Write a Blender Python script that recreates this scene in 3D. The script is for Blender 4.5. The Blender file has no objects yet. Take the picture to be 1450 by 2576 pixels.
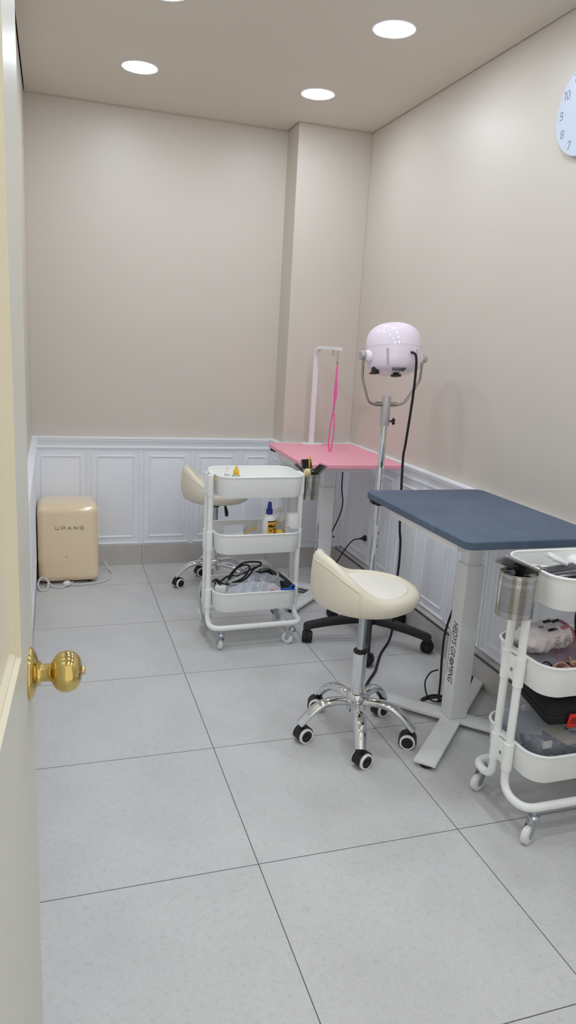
import bpy, bmesh, math, random
from mathutils import Vector, Matrix, Euler
random.seed(7)
PI = math.pi
sc = bpy.context.scene
COL = sc.collection

# ------------------------------------------------------------------ materials
def srgb(r, g, b):
    def f(c):
        c /= 255.0
        return c/12.92 if c <= 0.04045 else ((c+0.055)/1.055)**2.4
    return (f(r), f(g), f(b), 1.0)

class NT:
    def __init__(s, name):
        s.m = bpy.data.materials.new(name); s.m.use_nodes = True
        s.nt = s.m.node_tree; s.n = s.nt.nodes; s.l = s.nt.links
        s.b = s.n['Principled BSDF']; s.out = s.n['Material Output']
    def node(s, t, **kw):
        n = s.n.new(t)
        for k, v in kw.items(): setattr(n, k, v)
        return n
    def math(s, op, a, b=None, c=None):
        n = s.node('ShaderNodeMath', operation=op)
        for i, v in enumerate((a, b, c)):
            if v is None: continue
            if isinstance(v, (int, float)): n.inputs[i].default_value = v
            else: s.l.new(v, n.inputs[i])
        return n.outputs[0]
    def coord(s):
        return s.node('ShaderNodeTexCoord').outputs['Object']
    def noise(s, scale, detail=3, rough=.5, vec=None, dist=0.):
        n = s.node('ShaderNodeTexNoise'); n.inputs['Scale'].default_value = scale
        n.inputs['Detail'].default_value = detail; n.inputs['Roughness'].default_value = rough; n.inputs['Distortion'].default_value = dist
        s.l.new(vec if vec is not None else s.coord(), n.inputs['Vector'])
        return n.outputs['Fac']
    def mix(s, fac, a, b):
        n = s.node('ShaderNodeMix', data_type='RGBA')
        if isinstance(fac, (int, float)): n.inputs[0].default_value = fac
        else: s.l.new(fac, n.inputs[0])
        for i, v in ((6, a), (7, b)):
            if isinstance(v, tuple): n.inputs[i].default_value = v
            else: s.l.new(v, n.inputs[i])
        return n.outputs[2]
    def ramp(s, fac, lo, hi):
        n = s.node('ShaderNodeMapRange'); s.l.new(fac, n.inputs[0])
        n.inputs[1].default_value = lo; n.inputs[2].default_value = hi
        return n.outputs[0]
    def bump(s, h, strength=.2, dist=.002):
        n = s.node('ShaderNodeBump'); n.inputs['Strength'].default_value = strength
        n.inputs['Distance'].default_value = dist
        s.l.new(h, n.inputs['Height']); s.l.new(n.outputs[0], s.b.inputs['Normal'])

MATS = {}
def mat(name, rgb, rough=.5, metal=0., spec=.5, coat=0., var=.03, vscale=9., trans=0., alpha=1., bump=0., bscale=200., sss=0.):
    t = NT(name); c = srgb(*rgb)
    if var > 0:
        f = t.noise(vscale)
        a = tuple(min(1, v*(1-var)) for v in c[:3])+(1,); b_ = tuple(min(1, v*(1+var)) for v in c[:3])+(1,)
        t.l.new(t.mix(f, a, b_), t.b.inputs['Base Color'])
    else: t.b.inputs['Base Color'].default_value = c
    t.b.inputs['Roughness'].default_value = rough; t.b.inputs['Metallic'].default_value = metal
    t.b.inputs['Specular IOR Level'].default_value = spec; t.b.inputs['Coat Weight'].default_value = coat
    t.b.inputs['Coat Roughness'].default_value = .05
    t.b.inputs['Transmission Weight'].default_value = trans; t.b.inputs['Alpha'].default_value = alpha
    if bump > 0: t.bump(t.noise(bscale, 2), bump, .001)
    MATS[name] = t.m
    return t.m

M = {}
M['wall'] = mat('wall_paint', (211, 203, 192), .42, spec=.45, var=.015, vscale=3, bump=.05, bscale=90)
M['ceil'] = mat('ceiling_paint', (222, 215, 203), .8, spec=.2, var=.01, vscale=2)
M['wain'] = mat('white_panel', (240, 243, 249), .4, spec=.4, var=.01)
M['dark'] = mat('dark_gap', (30, 27, 24), .9, var=0)
M['doorp'] = mat('door_paint', (206, 205, 193), .35, spec=.45, var=.01)
M['doorpan_warmlit'] = mat('door_paint_warm_lit', (224, 216, 192), .35, var=.01)  # door paint tinted yellower: warm corridor light on the recess, put into the colour
M['white'] = mat('white_powdercoat', (246, 248, 245), .38, spec=.45, var=.01)
M['tablewhite'] = mat('table_steel_white', (234, 235, 235), .4, spec=.45, var=.01)
M['plastic'] = mat('white_plastic', (236, 236, 236), .35, var=.01)
M['cream'] = mat('cream_leatherette', (232, 224, 204), .42, spec=.45, var=.02, bump=.08, bscale=500)
M['chrome'] = mat('chrome', (226, 228, 230), .06, metal=1, var=0)
M['steel'] = mat('brushed_steel', (176, 170, 160), .22, metal=1, var=.05, vscale=60)
M['zinc'] = mat('zinc_plate', (186, 194, 200), .25, metal=1, var=.04, vscale=40)
M['alu'] = mat('grey_aluminium', (190, 182, 184), .4, metal=.4, var=.02)
M['brass'] = mat('polished_brass', (214, 190, 122), .1, metal=1, var=.02)
M['black'] = mat('black_plastic', (22, 22, 24), .45, var=.1, vscale=30)
M['blackr'] = mat('black_rubber', (16, 16, 18), .6, var=.1)
M['cable'] = mat('black_cable', (18, 18, 20), .5, var=0)
M['wcable'] = mat('white_cable', (218, 218, 216), .45, var=0)
M['gcable'] = mat('grey_cable', (190, 192, 190), .45, var=0)
M['pinktop'] = mat('pink_table_laminate', (247, 170, 188), .45, var=.03, vscale=14, bump=.05, bscale=300)
M['hotpink'] = mat('hot_pink_nylon', (255, 112, 188), .55, var=.06, vscale=120)
M['fridge'] = mat('beige_gloss_enamel', (244, 220, 184), .1, coat=.5, var=.01)
M['logo'] = mat('grey_lettering', (146, 138, 126), .4, var=0)
M['ink'] = mat('black_ink', (24, 24, 26), .5, var=0)
M['clockink'] = mat('slate_ink', (84, 92, 108), .5, var=0)
M['clock'] = mat('clock_face', (200, 210, 226), .4, var=0)
M['lilac'] = mat('pale_pink_gloss', (240, 228, 242), .09, coat=.6, var=.01)
M['lilacd'] = mat('pale_pink_vent', (190, 176, 182), .4, var=.02)
M['yellow'] = mat('yellow_plastic', (240, 198, 60), .35, var=.02)
M['blue'] = mat('dark_blue_plastic', (36, 46, 140), .35, var=.02)
M['clipblue'] = mat('bright_blue_plastic', (34, 92, 190), .35, var=.02)
M['pinkclip'] = mat('pink_plastic', (250, 140, 168), .35, var=.02)
M['label'] = mat('orange_label', (232, 170, 58), .45, var=.04, vscale=80)
M['labelw'] = mat('pale_label', (222, 224, 232), .5, var=.02)
M['wood'] = mat('pale_wood', (226, 204, 156), .5, var=.08, vscale=50)
M['red'] = mat('red_fabric', (222, 48, 34), .6, var=.04)
M['bag'] = mat('black_fabric', (20, 20, 22), .75, var=.15, vscale=60, bump=.15, bscale=600)
M['pouch'] = mat('pale_pink_film', (226, 190, 200), .4, var=.05)
M['brownclip'] = mat('dusty_pink_plastic', (196, 150, 132), .4, var=.03)
M['magenta'] = mat('magenta_plastic', (190, 90, 150), .45, var=.1, vscale=60)
M['wipes'] = mat('wipes_film', (232, 224, 226), .3, var=.05, vscale=26, bump=.5, bscale=45)
M['wipespink'] = mat('wipes_film_pink', (190, 110, 130), .3, var=.1, vscale=40)
M['paper'] = mat('paper', (226, 228, 230), .6, var=.02)
M['brushmetal'] = mat('grey_brush_plate', (150, 150, 156), .35, metal=.6, var=.05)
M['teal'] = mat('teal_plastic', (60, 160, 190), .4, var=.03)
M['mould'] = mat('grey_metal_edging', (92, 90, 88), .35, metal=.6, var=.04)
M['screw'] = mat('screw_steel', (150, 165, 178), .25, metal=1, var=0)

def clear(name, rgb, alpha, rough=.1):
    t = NT(name)
    t.b.inputs['Base Color'].default_value = srgb(*rgb); t.b.inputs['Roughness'].default_value = rough
    f = t.noise(30); t.l.new(t.math('MULTIPLY_ADD', f, .12, alpha-.06), t.b.inputs['Alpha'])
    return t.m
M['clear'] = clear('clear_plastic', (214, 220, 232), .17)
M['sheet'] = clear('clear_vinyl_sheet', (226, 232, 242), .42, .2)
M['frost'] = clear('frosted_plastic', (206, 206, 206), .62, .3)
M['pinkclear'] = clear('pink_clear_plastic', (196, 120, 170), .6, .2)

def floor_mat():
    t = NT('floor_tile')
    p = t.coord(); sep = t.node('ShaderNodeSeparateXYZ'); t.l.new(p, sep.inputs[0])
    def line(o, pitch, off):
        u = t.math('DIVIDE', t.math('SUBTRACT', o, off), pitch)
        fr = t.math('SUBTRACT', u, t.math('FLOOR', t.math('ADD', u, .5)))
        return t.math('MULTIPLY', t.math('ABSOLUTE', fr), pitch)
    dx = line(sep.outputs[0], .6, 0.0); dy = line(sep.outputs[1], .5736, 0.0)
    g = t.math('LESS_THAN', t.math('MINIMUM', dx, dy), .0013)
    n1 = t.noise(3.2, 4, .6); n2 = t.noise(270, 4, .7); n3 = t.noise(60, 3, .6)
    c = t.mix(t.ramp(n1, .3, .72), srgb(201, 201, 200), srgb(212, 212, 211))
    c = t.mix(t.math('MULTIPLY', t.ramp(n2, .54, .70), .42), c, srgb(122, 122, 121))
    c = t.mix(t.math('MULTIPLY', t.ramp(n3, .52, .72), .2), c, srgb(150, 149, 146))
    c = t.mix(g, c, srgb(92, 92, 92))
    t.l.new(c, t.b.inputs['Base Color'])
    t.b.inputs['Roughness'].default_value = .5; t.b.inputs['Specular IOR Level'].default_value = .35
    t.bump(n2, .12, .001)
    return t.m
M['floor'] = floor_mat()
def base_mat():
    t = NT('baseboard_tile')
    n1 = t.noise(5, 4, .6); n2 = t.noise(200, 3, .6)
    c = t.mix(t.ramp(n1, .3, .7), srgb(190, 186, 181), srgb(204, 200, 195))
    c = t.mix(t.math('MULTIPLY', t.ramp(n2, .55, .72), .3), c, srgb(120, 117, 112))
    t.l.new(c, t.b.inputs['Base Color']); t.b.inputs['Roughness'].default_value = .5
    return t.m
M['basetile'] = base_mat()
def navy_mat():
    t = NT('navy_table_rubber')
    p = t.coord()
    mp = t.node('ShaderNodeMapping'); mp.inputs['Scale'].default_value = (16, 34, 9); mp.inputs['Rotation'].default_value = (0, 0, 1.2); t.l.new(p, mp.inputs[0])
    mp2 = t.node('ShaderNodeMapping'); mp2.inputs['Scale'].default_value = (30, 12, 9); mp2.inputs['Rotation'].default_value = (0, 0, .5); t.l.new(p, mp2.inputs[0])
    s1 = t.ramp(t.noise(1.6, 4, .6, mp.outputs[0], 1.2), .63, .80); s2 = t.ramp(t.noise(1.5, 4, .6, mp2.outputs[0], 1.6), .64, .82)
    sc_ = t.math('MINIMUM', t.math('ADD', s1, s2), 1.0)
    c = t.mix(t.ramp(t.noise(7, 3), .3, .7), srgb(70, 88, 110), srgb(84, 101, 123))
    c = t.mix(t.math('MULTIPLY', sc_, .6), c, srgb(164, 174, 186))
    t.l.new(c, t.b.inputs['Base Color']); t.b.inputs['Roughness'].default_value = .48
    return t.m
M['inlay'] = mat('pale_leatherette', (242, 238, 226), .45, var=.01)
M['navy'] = navy_mat()
def perf_mat(name, n_around, pitch, z0, z1, zb0, zb1):
    # stainless steel with rows of round punched holes (open, see-through)
    t = NT(name)
    p = t.coord(); sep = t.node('ShaderNodeSeparateXYZ'); t.l.new(p, sep.inputs[0])
    z = sep.outputs[2]
    v = t.math('DIVIDE', z, pitch); row = t.math('FLOOR', v)
    odd = t.math('MULTIPLY', t.math('MODULO', t.math('ABSOLUTE', row), 2.0), .5)
    u = t.math('ADD', t.math('MULTIPLY', t.math('ARCTAN2', sep.outputs[1], sep.outputs[0]), n_around/(2*PI)), odd)
    fu = t.math('SUBTRACT', t.math('FRACT', t.math('ADD', u, 100.0)), .5); fv = t.math('SUBTRACT', t.math('FRACT', v), .5)
    d = t.math('SQRT', t.math('ADD', t.math('MULTIPLY', fu, fu), t.math('MULTIPLY', fv, fv)))
    hole = t.math('LESS_THAN', d, .25)
    a = t.math('MULTIPLY', t.math('GREATER_THAN', z, z0), t.math('LESS_THAN', z, z1))
    b = t.math('MULTIPLY', t.math('GREATER_THAN', z, zb0), t.math('LESS_THAN', z, zb1))
    hole = t.math('MULTIPLY', hole, t.math('MAXIMUM', a, b))
    t.l.new(t.math('SUBTRACT', 1.0, hole), t.b.inputs['Alpha'])
    t.b.inputs['Base Color'].default_value = srgb(186, 184, 180); t.b.inputs['Metallic'].default_value = 1; t.b.inputs['Roughness'].default_value = .14
    return t.m
M['perf'] = perf_mat('perforated_steel', 76, .0042, .016, .090, .099, .112)
def emit_mat(name, col, s):
    t = NT(name)
    e = t.node('ShaderNodeEmission'); e.inputs[0].default_value = col; e.inputs[1].default_value = s
    t.l.new(e.outputs[0], t.out.inputs[0])
    return t.m
LIGHT = 78.0
M['lamp'] = emit_mat('lamp_diffuser', (.80, .885, 1.0, 1), LIGHT)

# ------------------------------------------------------------------ mesh helpers
def finish(name, bm, m, parent=None, smooth=True, ang=38, **props):
    bm.normal_update()
    if smooth:
        for f in bm.faces: f.smooth = True
        for e in bm.edges:
            if len(e.link_faces) == 2:
                if e.calc_face_angle(0) > math.radians(ang): e.smooth = False
    me = bpy.data.meshes.new(name); bm.to_mesh(me); bm.free()
    me.materials.append(M[m] if isinstance(m, str) else m)
    o = bpy.data.objects.new(name, me); COL.objects.link(o)
    if parent: o.parent = parent
    for k, v in props.items(): o[k] = v
    return o
def thing(name, label, cat, loc=(0, 0, 0), rz=0, group=None):
    o = bpy.data.objects.new(name, None); COL.objects.link(o); o.empty_display_size = .05
    o.location = loc; o.rotation_euler = (0, 0, rz); o['label'] = label; o['category'] = cat
    if group: o['group'] = group
    return o
def tag(o, label, cat, group=None):
    o['label'] = label; o['category'] = cat
    if group: o['group'] = group
    return o
def struct(o):
    o['kind'] = 'structure'; return o
def BM(): return bmesh.new()

def add_box(bm, c, s, bev=0., rot=None, seg=2):
    ret = bmesh.ops.create_cube(bm, size=1.0)
    vs = ret['verts']
    for v in vs: v.co = Vector((v.co.x*s[0], v.co.y*s[1], v.co.z*s[2]))
    if bev > 0:
        es = list({e for v in vs for e in v.link_edges})
        r = bmesh.ops.bevel(bm, geom=es, offset=bev, segments=seg, affect='EDGES', profile=.5)
        vs = list({v for f in r['faces'] for v in f.verts} | {v for v in vs if v.is_valid})
    R = rot.to_matrix() if isinstance(rot, Euler) else (rot if rot is not None else Matrix.Identity(3))
    for v in vs: v.co = R @ v.co + Vector(c)
    return vs
def box2(bm, a, b, bev=0.):
    return add_box(bm, [(a[i]+b[i])/2 for i in range(3)], [abs(b[i]-a[i]) for i in range(3)], bev)
def loops(bm, rings, cap0=True, cap1=True, closed=True):
    L = [[bm.verts.new(p) for p in r] for r in rings]
    n = len(L[0])
    for a, b in zip(L, L[1:]):
        for i in range(n if closed else n-1):
            j = (i+1) % n
            bm.faces.new((a[i], a[j], b[j], b[i]))
    if cap0: bm.faces.new(list(reversed(L[0])))
    if cap1: bm.faces.new(L[-1])
    return L
def circ(r, n, z=0., cx=0., cy=0., ry=None):
    ry = r if ry is None else ry
    return [(cx+r*math.cos(2*PI*i/n), cy+ry*math.sin(2*PI*i/n), z) for i in range(n)]
def mark(bm): return set(bm.verts)
def xform(bm, n0, Mx):
    for v in bm.verts:
        if n0 == 0 or v not in n0: v.co = Mx @ v.co
def add_lathe(bm, prof, n=32, Mx=None, cap0=True, cap1=True):
    n0 = mark(bm)
    loops(bm, [circ(max(r, 1e-5), n, z) for r, z in prof], cap0, cap1)
    if Mx is not None: xform(bm, n0, Mx)
def frame_to(p, d, up=Vector((0, 0, 1))):
    d = Vector(d).normalized()
    q = Vector((0, 0, 1)).rotation_difference(d)
    return Matrix.Translation(Vector(p)) @ q.to_matrix().to_4x4()
def add_cyl(bm, a, b, r, n=20, r2=None, bev=0.):
    a, b = Vector(a), Vector(b); L = (b-a).length; r2 = r if r2 is None else r2
    prof = [(r, 0), (r2, L)] if bev <= 0 else [(r-bev, 0), (r, bev), (r2, L-bev), (r2-bev, L)]
    add_lathe(bm, prof, n, frame_to(a, b-a))
def fillet(pts, rad, n=6):
    pts = [Vector(p) for p in pts]; out = [pts[0]]
    for i in range(1, len(pts)-1):
        p0, p, p1 = pts[i-1], pts[i], pts[i+1]
        r = min(rad, (p0-p).length*.49, (p1-p).length*.49)
        a = p+(p0-p).normalized()*r; b = p+(p1-p).normalized()*r
        for k in range(n+1):
            t = k/n; out.append((1-t)**2*a+2*t*(1-t)*p+t*t*b)
    out.append(pts[-1]); return out
def spline(pts, n=8):
    P = [Vector(p) for p in pts]; P = [2*P[0]-P[1]]+P+[2*P[-1]-P[-2]]; out = []
    for i in range(1, len(P)-2):
        for k in range(n):
            t = k/n; a, b, c, d = P[i-1:i+3]
            out.append(.5*((2*b)+(c-a)*t+(2*a-5*b+4*c-d)*t*t+(3*b-a-3*c+d)*t**3))
    out.append(P[-2]); return out
def add_tube(bm, pts, r, n=12, closed=False, sx=1., sy=1., up=None):
    pts = [Vector(p) for p in pts]; N = len(pts)
    T = []
    for i in range(N):
        if closed: d = pts[(i+1) % N]-pts[i-1]
        else: d = pts[min(i+1, N-1)]-pts[max(i-1, 0)]
        T.append(d.normalized())
    u = Vector(up) if up is not None else (Vector((0, 0, 1)) if abs(T[0].z) < .9 else Vector((1, 0, 0)))
    rings = []
    for i in range(N):
        if up is not None: u = Vector(up)
        x = (u - T[i]*u.dot(T[i])).normalized(); y = T[i].cross(x); u = x
        ri = r(i/(N-1)) if callable(r) else r
        rings.append([pts[i]+x*(ri*sx*math.cos(2*PI*k/n))+y*(ri*sy*math.sin(2*PI*k/n)) for k in range(n)])
    if closed:
        L = loops(bm, rings, False, False)
        a, b = L[-1], L[0]
        for i in range(n): bm.faces.new((a[i], a[(i+1) % n], b[(i+1) % n], b[i]))
    else: loops(bm, rings)
def rrect(lx, ly, r, n=6, cx=0., cy=0., z=0.):
    out = []
    r = min(r, lx/2-1e-4, ly/2-1e-4)
    for (sx, sy, a0) in ((1, 1, 0), (-1, 1, PI/2), (-1, -1, PI), (1, -1, 3*PI/2)):
        for k in range(n+1):
            a = a0+PI/2*k/n
            out.append((cx+sx*(lx/2-r)+r*math.cos(a), cy+sy*(ly/2-r)+r*math.sin(a), z))
    return out
def add_slab(bm, lx, ly, r, z0, z1, bev=.003, cx=0., cy=0., n=6):
    b = bev
    loops(bm, [rrect(lx-2*b, ly-2*b, max(r-b, .001), n, cx, cy, z0), rrect(lx, ly, r, n, cx, cy, z0+b),
               rrect(lx, ly, r, n, cx, cy, z1-b), rrect(lx-2*b, ly-2*b, max(r-b, .001), n, cx, cy, z1)])
def add_prism(bm, poly, z0, z1, Mx=None):
    n0 = mark(bm)
    loops(bm, [[(x, y, z0) for x, y in poly], [(x, y, z1) for x, y in poly]])
    if Mx is not None: xform(bm, n0, Mx)
def add_open(bm, outer_rings, inner_rings):
    loops(bm, list(outer_rings)+list(inner_rings))
STK = [0]
def strokes(bm, polys, w, t, Mx):
    # flat ribbon lettering in the xy plane, thickness t along z
    for pl in polys:
        for a, b in zip(pl, pl[1:]):
            a, b = Vector(a).to_2d(), Vector(b).to_2d(); d = (b-a)
            if d.length < 1e-6: continue
            d.normalize(); STK[0] += 1; nn = Vector((-d.y, d.x))*w/2; a2 = a-d*w/2*.8; b2 = b+d*w/2*.8
            add_prism(bm, [(a2-nn)[:], (b2-nn)[:], (b2+nn)[:], (a2+nn)[:]], 0, t+(STK[0] % 9)*2.5e-5, Mx)
def arc2(cx, cy, rx, ry, a0, a1, n=8):
    return [(cx+rx*math.cos(math.radians(a0+(a1-a0)*k/n)), cy+ry*math.sin(math.radians(a0+(a1-a0)*k/n))) for k in range(n+1)]
def text_obj(name, s, size, m, parent, Mx, ext=.0004, shear=0., sx=1., align='CENTER', spacing=1., off=0.):
    cu = bpy.data.curves.new(name, 'FONT'); cu.body = s; cu.size = size; cu.extrude = ext; cu.shear = shear
    cu.align_x = align; cu.align_y = 'CENTER'; cu.space_character = spacing; cu.offset = off
    o = bpy.data.objects.new(name, cu); COL.objects.link(o)
    bpy.context.view_layer.update()
    me = bpy.data.meshes.new_from_object(o.evaluated_get(bpy.context.evaluated_depsgraph_get()))
    bpy.data.objects.remove(o); bpy.data.curves.remove(cu)
    me.transform(Mx @ Matrix.Diagonal((sx, 1, 1, 1)))
    me.materials.clear(); me.materials.append(M[m])
    r = bpy.data.objects.new(name, me); COL.objects.link(r); r.parent = parent
    return r
def basis(o, x, y):
    x = Vector(x).normalized(); y = Vector(y).normalized(); z = x.cross(y)
    return Matrix(((x.x, y.x, z.x, o[0]), (x.y, y.y, z.y, o[1]), (x.z, y.z, z.z, o[2]), (0, 0, 0, 1)))

R_ = math.radians
# ------------------------------------------------------------------ room constants (metres)
XL, XR, YB, YF, H = -.609, 1.223, 1.5228, -2.5, 2.505
XC, YC = .793, 1.3258
GAP = .006
# camera
f_ = Vector((.308, .924, -.227)); 
yaw, pitch, roll = .3217, -.2290, .0561
fw = Vector((math.sin(yaw)*math.cos(pitch), math.cos(yaw)*math.cos(pitch), math.sin(pitch)))
rt = Vector((math.cos(yaw), -math.sin(yaw), 0)); up = rt.cross(fw)
r2 = rt*math.cos(roll)+up*math.sin(roll); u2 = -rt*math.sin(roll)+up*math.cos(roll)
cam = bpy.data.cameras.new('camera'); co = bpy.data.objects.new('camera', cam); COL.objects.link(co)
cam.sensor_fit = 'HORIZONTAL'; cam.sensor_width = 36; cam.lens = 36*1811.4/1450; cam.clip_start = .02
co.matrix_world = Matrix(((r2.x, u2.x, -fw.x, -.4951), (r2.y, u2.y, -fw.y, -2.7138), (r2.z, u2.z, -fw.z, 1.3422), (0, 0, 0, 1)))
sc.camera = co

# ------------------------------------------------------------------ room shell
bm = BM(); box2(bm, (XL-.12, YF-.9, -.1), (XR+.12, YB+.12, 0)); struct(finish('floor', bm, 'floor', smooth=False))
bm = BM()
# ceiling board stops short of the walls and the column: a thin dark shadow gap runs round it
poly = [(XL+GAP, YF), (XR-GAP, YF), (XR-GAP, YC-GAP), (XC-GAP, YC-GAP), (XC-GAP, YB-GAP), (XL+GAP, YB-GAP)]
add_prism(bm, poly, H, H+.02); struct(finish('ceiling', bm, 'ceil', smooth=False))
bm = BM(); box2(bm, (XL-.1, YF-.1, H+.06), (XR+.1, YB+.1, H+.12)); struct(finish('ceiling_void', bm, 'dark', smooth=False))
bm = BM(); box2(bm, (XL-.1, YB, 0), (XR+.1, YB+.1, H+.06)); struct(finish('wall_back', bm, 'wall', smooth=False))
bm = BM(); box2(bm, (XR, YF, 0), (XR+.1, YB, H+.06)); struct(finish('wall_right', bm, 'wall', smooth=False))
bm = BM(); box2(bm, (XL-.1, YF-.1, 0), (XL, YB, H+.06)); struct(finish('wall_left', bm, 'wall', smooth=False))
bm = BM(); box2(bm, (XC, YC, 0), (XR, YB, H+.06), .002); struct(finish('wall_column', bm, 'wall', smooth=False))
bm = BM()
box2(bm, (.33, YF-.1, 0), (XR+.1, YF, H+.06)); box2(bm, (XL, YF-.1, 2.1), (.33, YF, H+.06))
struct(finish('wall_front', bm, 'wall', smooth=False))

# wainscot: local x along wall, local y out of wall (towards room), z up
def ring_mould(bm, x0, x1, z0, z1, w, h, y=0.):
    # raised picture-frame moulding with mitred corners
    for k, (o, i, hh) in enumerate(((0, w, h),)):
        prof = [(0, 0), (w*.25, hh), (w*.7, hh*.75), (w, 0)]
        rings = []
        for d, e in prof: rings.append([(x0+d, y+e, z0+d), (x1-d, y+e, z0+d), (x1-d, y+e, z1-d), (x0+d, y+e, z1-d)])
        loops(bm, rings, False, False)
def raised(bm, x0, x1, z0, z1, w, h):
    loops(bm, [[(x0, 0, z0), (x1, 0, z0), (x1, 0, z1), (x0, 0, z1)], [(x0+w, h, z0+w), (x1-w, h, z0+w), (x1-w, h, z1-w), (x0+w, h, z1-w)]], False, True)
def wainscot(L, z0, z1, bays):
    bm = BM(); y0 = .010
    box2(bm, (0, -.0, z0), (L, y0, z1))
    n0 = mark(bm)
    for (a, b) in bays:
        ring_mould(bm, a+.008, b-.008, z0+.006, z1-.004, .011, .006)
        if b-a > .12:
            ring_mould(bm, a+.042, b-.042, z0+.046, z1-.048, .012, .006)
            raised(bm, a+.056, b-.056, z0+.060, z1-.062, .022, .005)
    for v in bm.verts:
        if v not in n0: v.co.y += y0
    bmesh.ops.recalc_face_normals(bm, faces=bm.faces[:])
    return bm
def rail(L, z1):
    prof = [(0, z1), (.030, z1), (.031, z1-.008), (.026, z1-.012), (.026, z1-.020), (.022, z1-.026), (.016, z1-.040), (.014, z1-.052), (.019, z1-.056), (.019, z1-.064), (.012, z1-.068), (0, z1-.068)]
    bm = BM(); loops(bm, [[(0, y, z) for y, z in prof], [(L, y, z) for y, z in prof]])
    bmesh.ops.recalc_face_normals(bm, faces=bm.faces[:])
    return bm
def place(o, x, y, rz): o.location = (x, y, 0); o.rotation_euler = (0, 0, rz); return struct(o)
P = .297
RZ = .768; RZR = .782
n_trim = 0
def add_wall_trim(x, y, rz, L, bays, zr, z0=.122, Lr=None):
    global n_trim
    n_trim += 1; place(finish('trim_%d' % n_trim, wainscot(L, z0, zr-.06, bays), 'wain', ang=20), x, y, rz)
    n_trim += 1; place(finish('trim_%d' % n_trim, rail(Lr or L, zr), 'wain', ang=25), x, y, rz)
# back wall (room side is -y): local x runs -x, so start at the column and rotate by pi
Lb = XC-XL
st = [XC-.585, XC-.292, XC+.006, XC+.304]
add_wall_trim(XC, YB, PI, Lb, [(0, st[0]), (st[0], st[1]), (st[1], st[2]), (st[2], st[3]), (st[3], Lb)], RZ)
# left wall (room side +x): local x runs -y
Ll = YB-YF
add_wall_trim(XL, YB, -PI/2, Ll, [(i*P, min((i+1)*P, Ll)) for i in range(int(Ll/P)+1)], RZ-.0012)
# right wall (room side -x): local x runs +y
y_first = YC-.03
bays = []
yy = .034
edges = [YF]
k = -9
stile0 = .031
ys = sorted([stile0+P*j for j in range(-9, 6) if YF+.05 < stile0+P*j < YC-.05])
ys = [YF]+ys+[YC]
add_wall_trim(XR, YF, PI/2, YC-YF, [(ys[i]-YF, ys[i+1]-YF) for i in range(len(ys)-1)], RZR)
# column front (room side -y) and side (room side -x)
add_wall_trim(XR, YC, PI, XR-XC+.010, [(0, .13), (.13, XR-XC)], RZ+.006, Lr=XR-XC+.031)
add_wall_trim(XC, YC, PI/2, YB-YC, [(0, YB-YC)], RZ+.003)

# tiled skirting
def skirting(name, a, b, joints_axis, joints):
    bm = BM()
    cuts = sorted([a[joints_axis]]+[j for j in joints if a[joints_axis] < j < b[joints_axis]]+[b[joints_axis]])
    for c0, c1 in zip(cuts, cuts[1:]):
        p, q = list(a), list(b); p[joints_axis] = c0+.0004; q[joints_axis] = c1-.0004
        box2(bm, p, q, .0012)
    return struct(finish(name, bm, 'basetile', smooth=False))
skirting('baseboard_back', (XL, YB-.022, 0), (XC-.02, YB, .122), 0, [-.6, -.003, .597])
skirting('baseboard_left', (XL, YF, 0), (XL+.014, YB-.022, .122), 1, [.5736*i for i in range(-4, 3)])
skirting('baseboard_column', (XC-.02, YC-.022, 0), (XR-.055, YC, .122), 0, [])
skirting('baseboard_column', (XC-.02, YC, 0), (XC, YB, .122), 1, [])
skirting('baseboard_right', (XR-.055, YF, 0), (XR, YC-.001, .120), 1, [-.03+.5736*i for i in range(-4, 3)])
bm = BM(); box2(bm, (XR-.058, YF, .116), (XR-.050, YC-.023, .123)); n_trim += 1
struct(finish('trim_%d' % n_trim, bm, 'mould', smooth=False))

# ------------------------------------------------------------------ door with knob
HG = Vector((-.573, -2.50, 0)); dd = Vector((.055, .9985, 0)).normalized(); nn = Vector((dd.y, -dd.x, 0))
door = bpy.data.objects.new('door_1', None); COL.objects.link(door); struct(door)
door.matrix_world = Matrix(((dd.x, nn.x, 0, HG.x), (dd.y, nn.y, 0, HG.y), (0, 0, 1, 0.008), (0, 0, 0, 1)))
# local: x along door, y out of the visible face. (left-handed axes avoided by building y negative)
door.matrix_world = Matrix(((dd.x, -nn.x, 0, HG.x), (dd.y, -nn.y, 0, HG.y), (0, 0, 1, 0.008), (0, 0, 0, 1)))
DL, DH, DT = .801, 2.05, .034
u0, u1, w0, w1 = .14, .654, .945, 1.93
bm = BM()
# face is at y=0, body towards +y ; stiles and rails leave an opening for the recessed panel
box2(bm, (0, 0, 0), (u0, DT, DH), .001); box2(bm, (u1, 0, 0), (DL, DT, DH), .0015)
box2(bm, (u0, 0, 0), (u1, DT, w0)); box2(bm, (u0, 0, w1), (u1, DT, DH))
finish('door_leaf', bm, 'doorp', door, smooth=False)
bm = BM()
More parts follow.
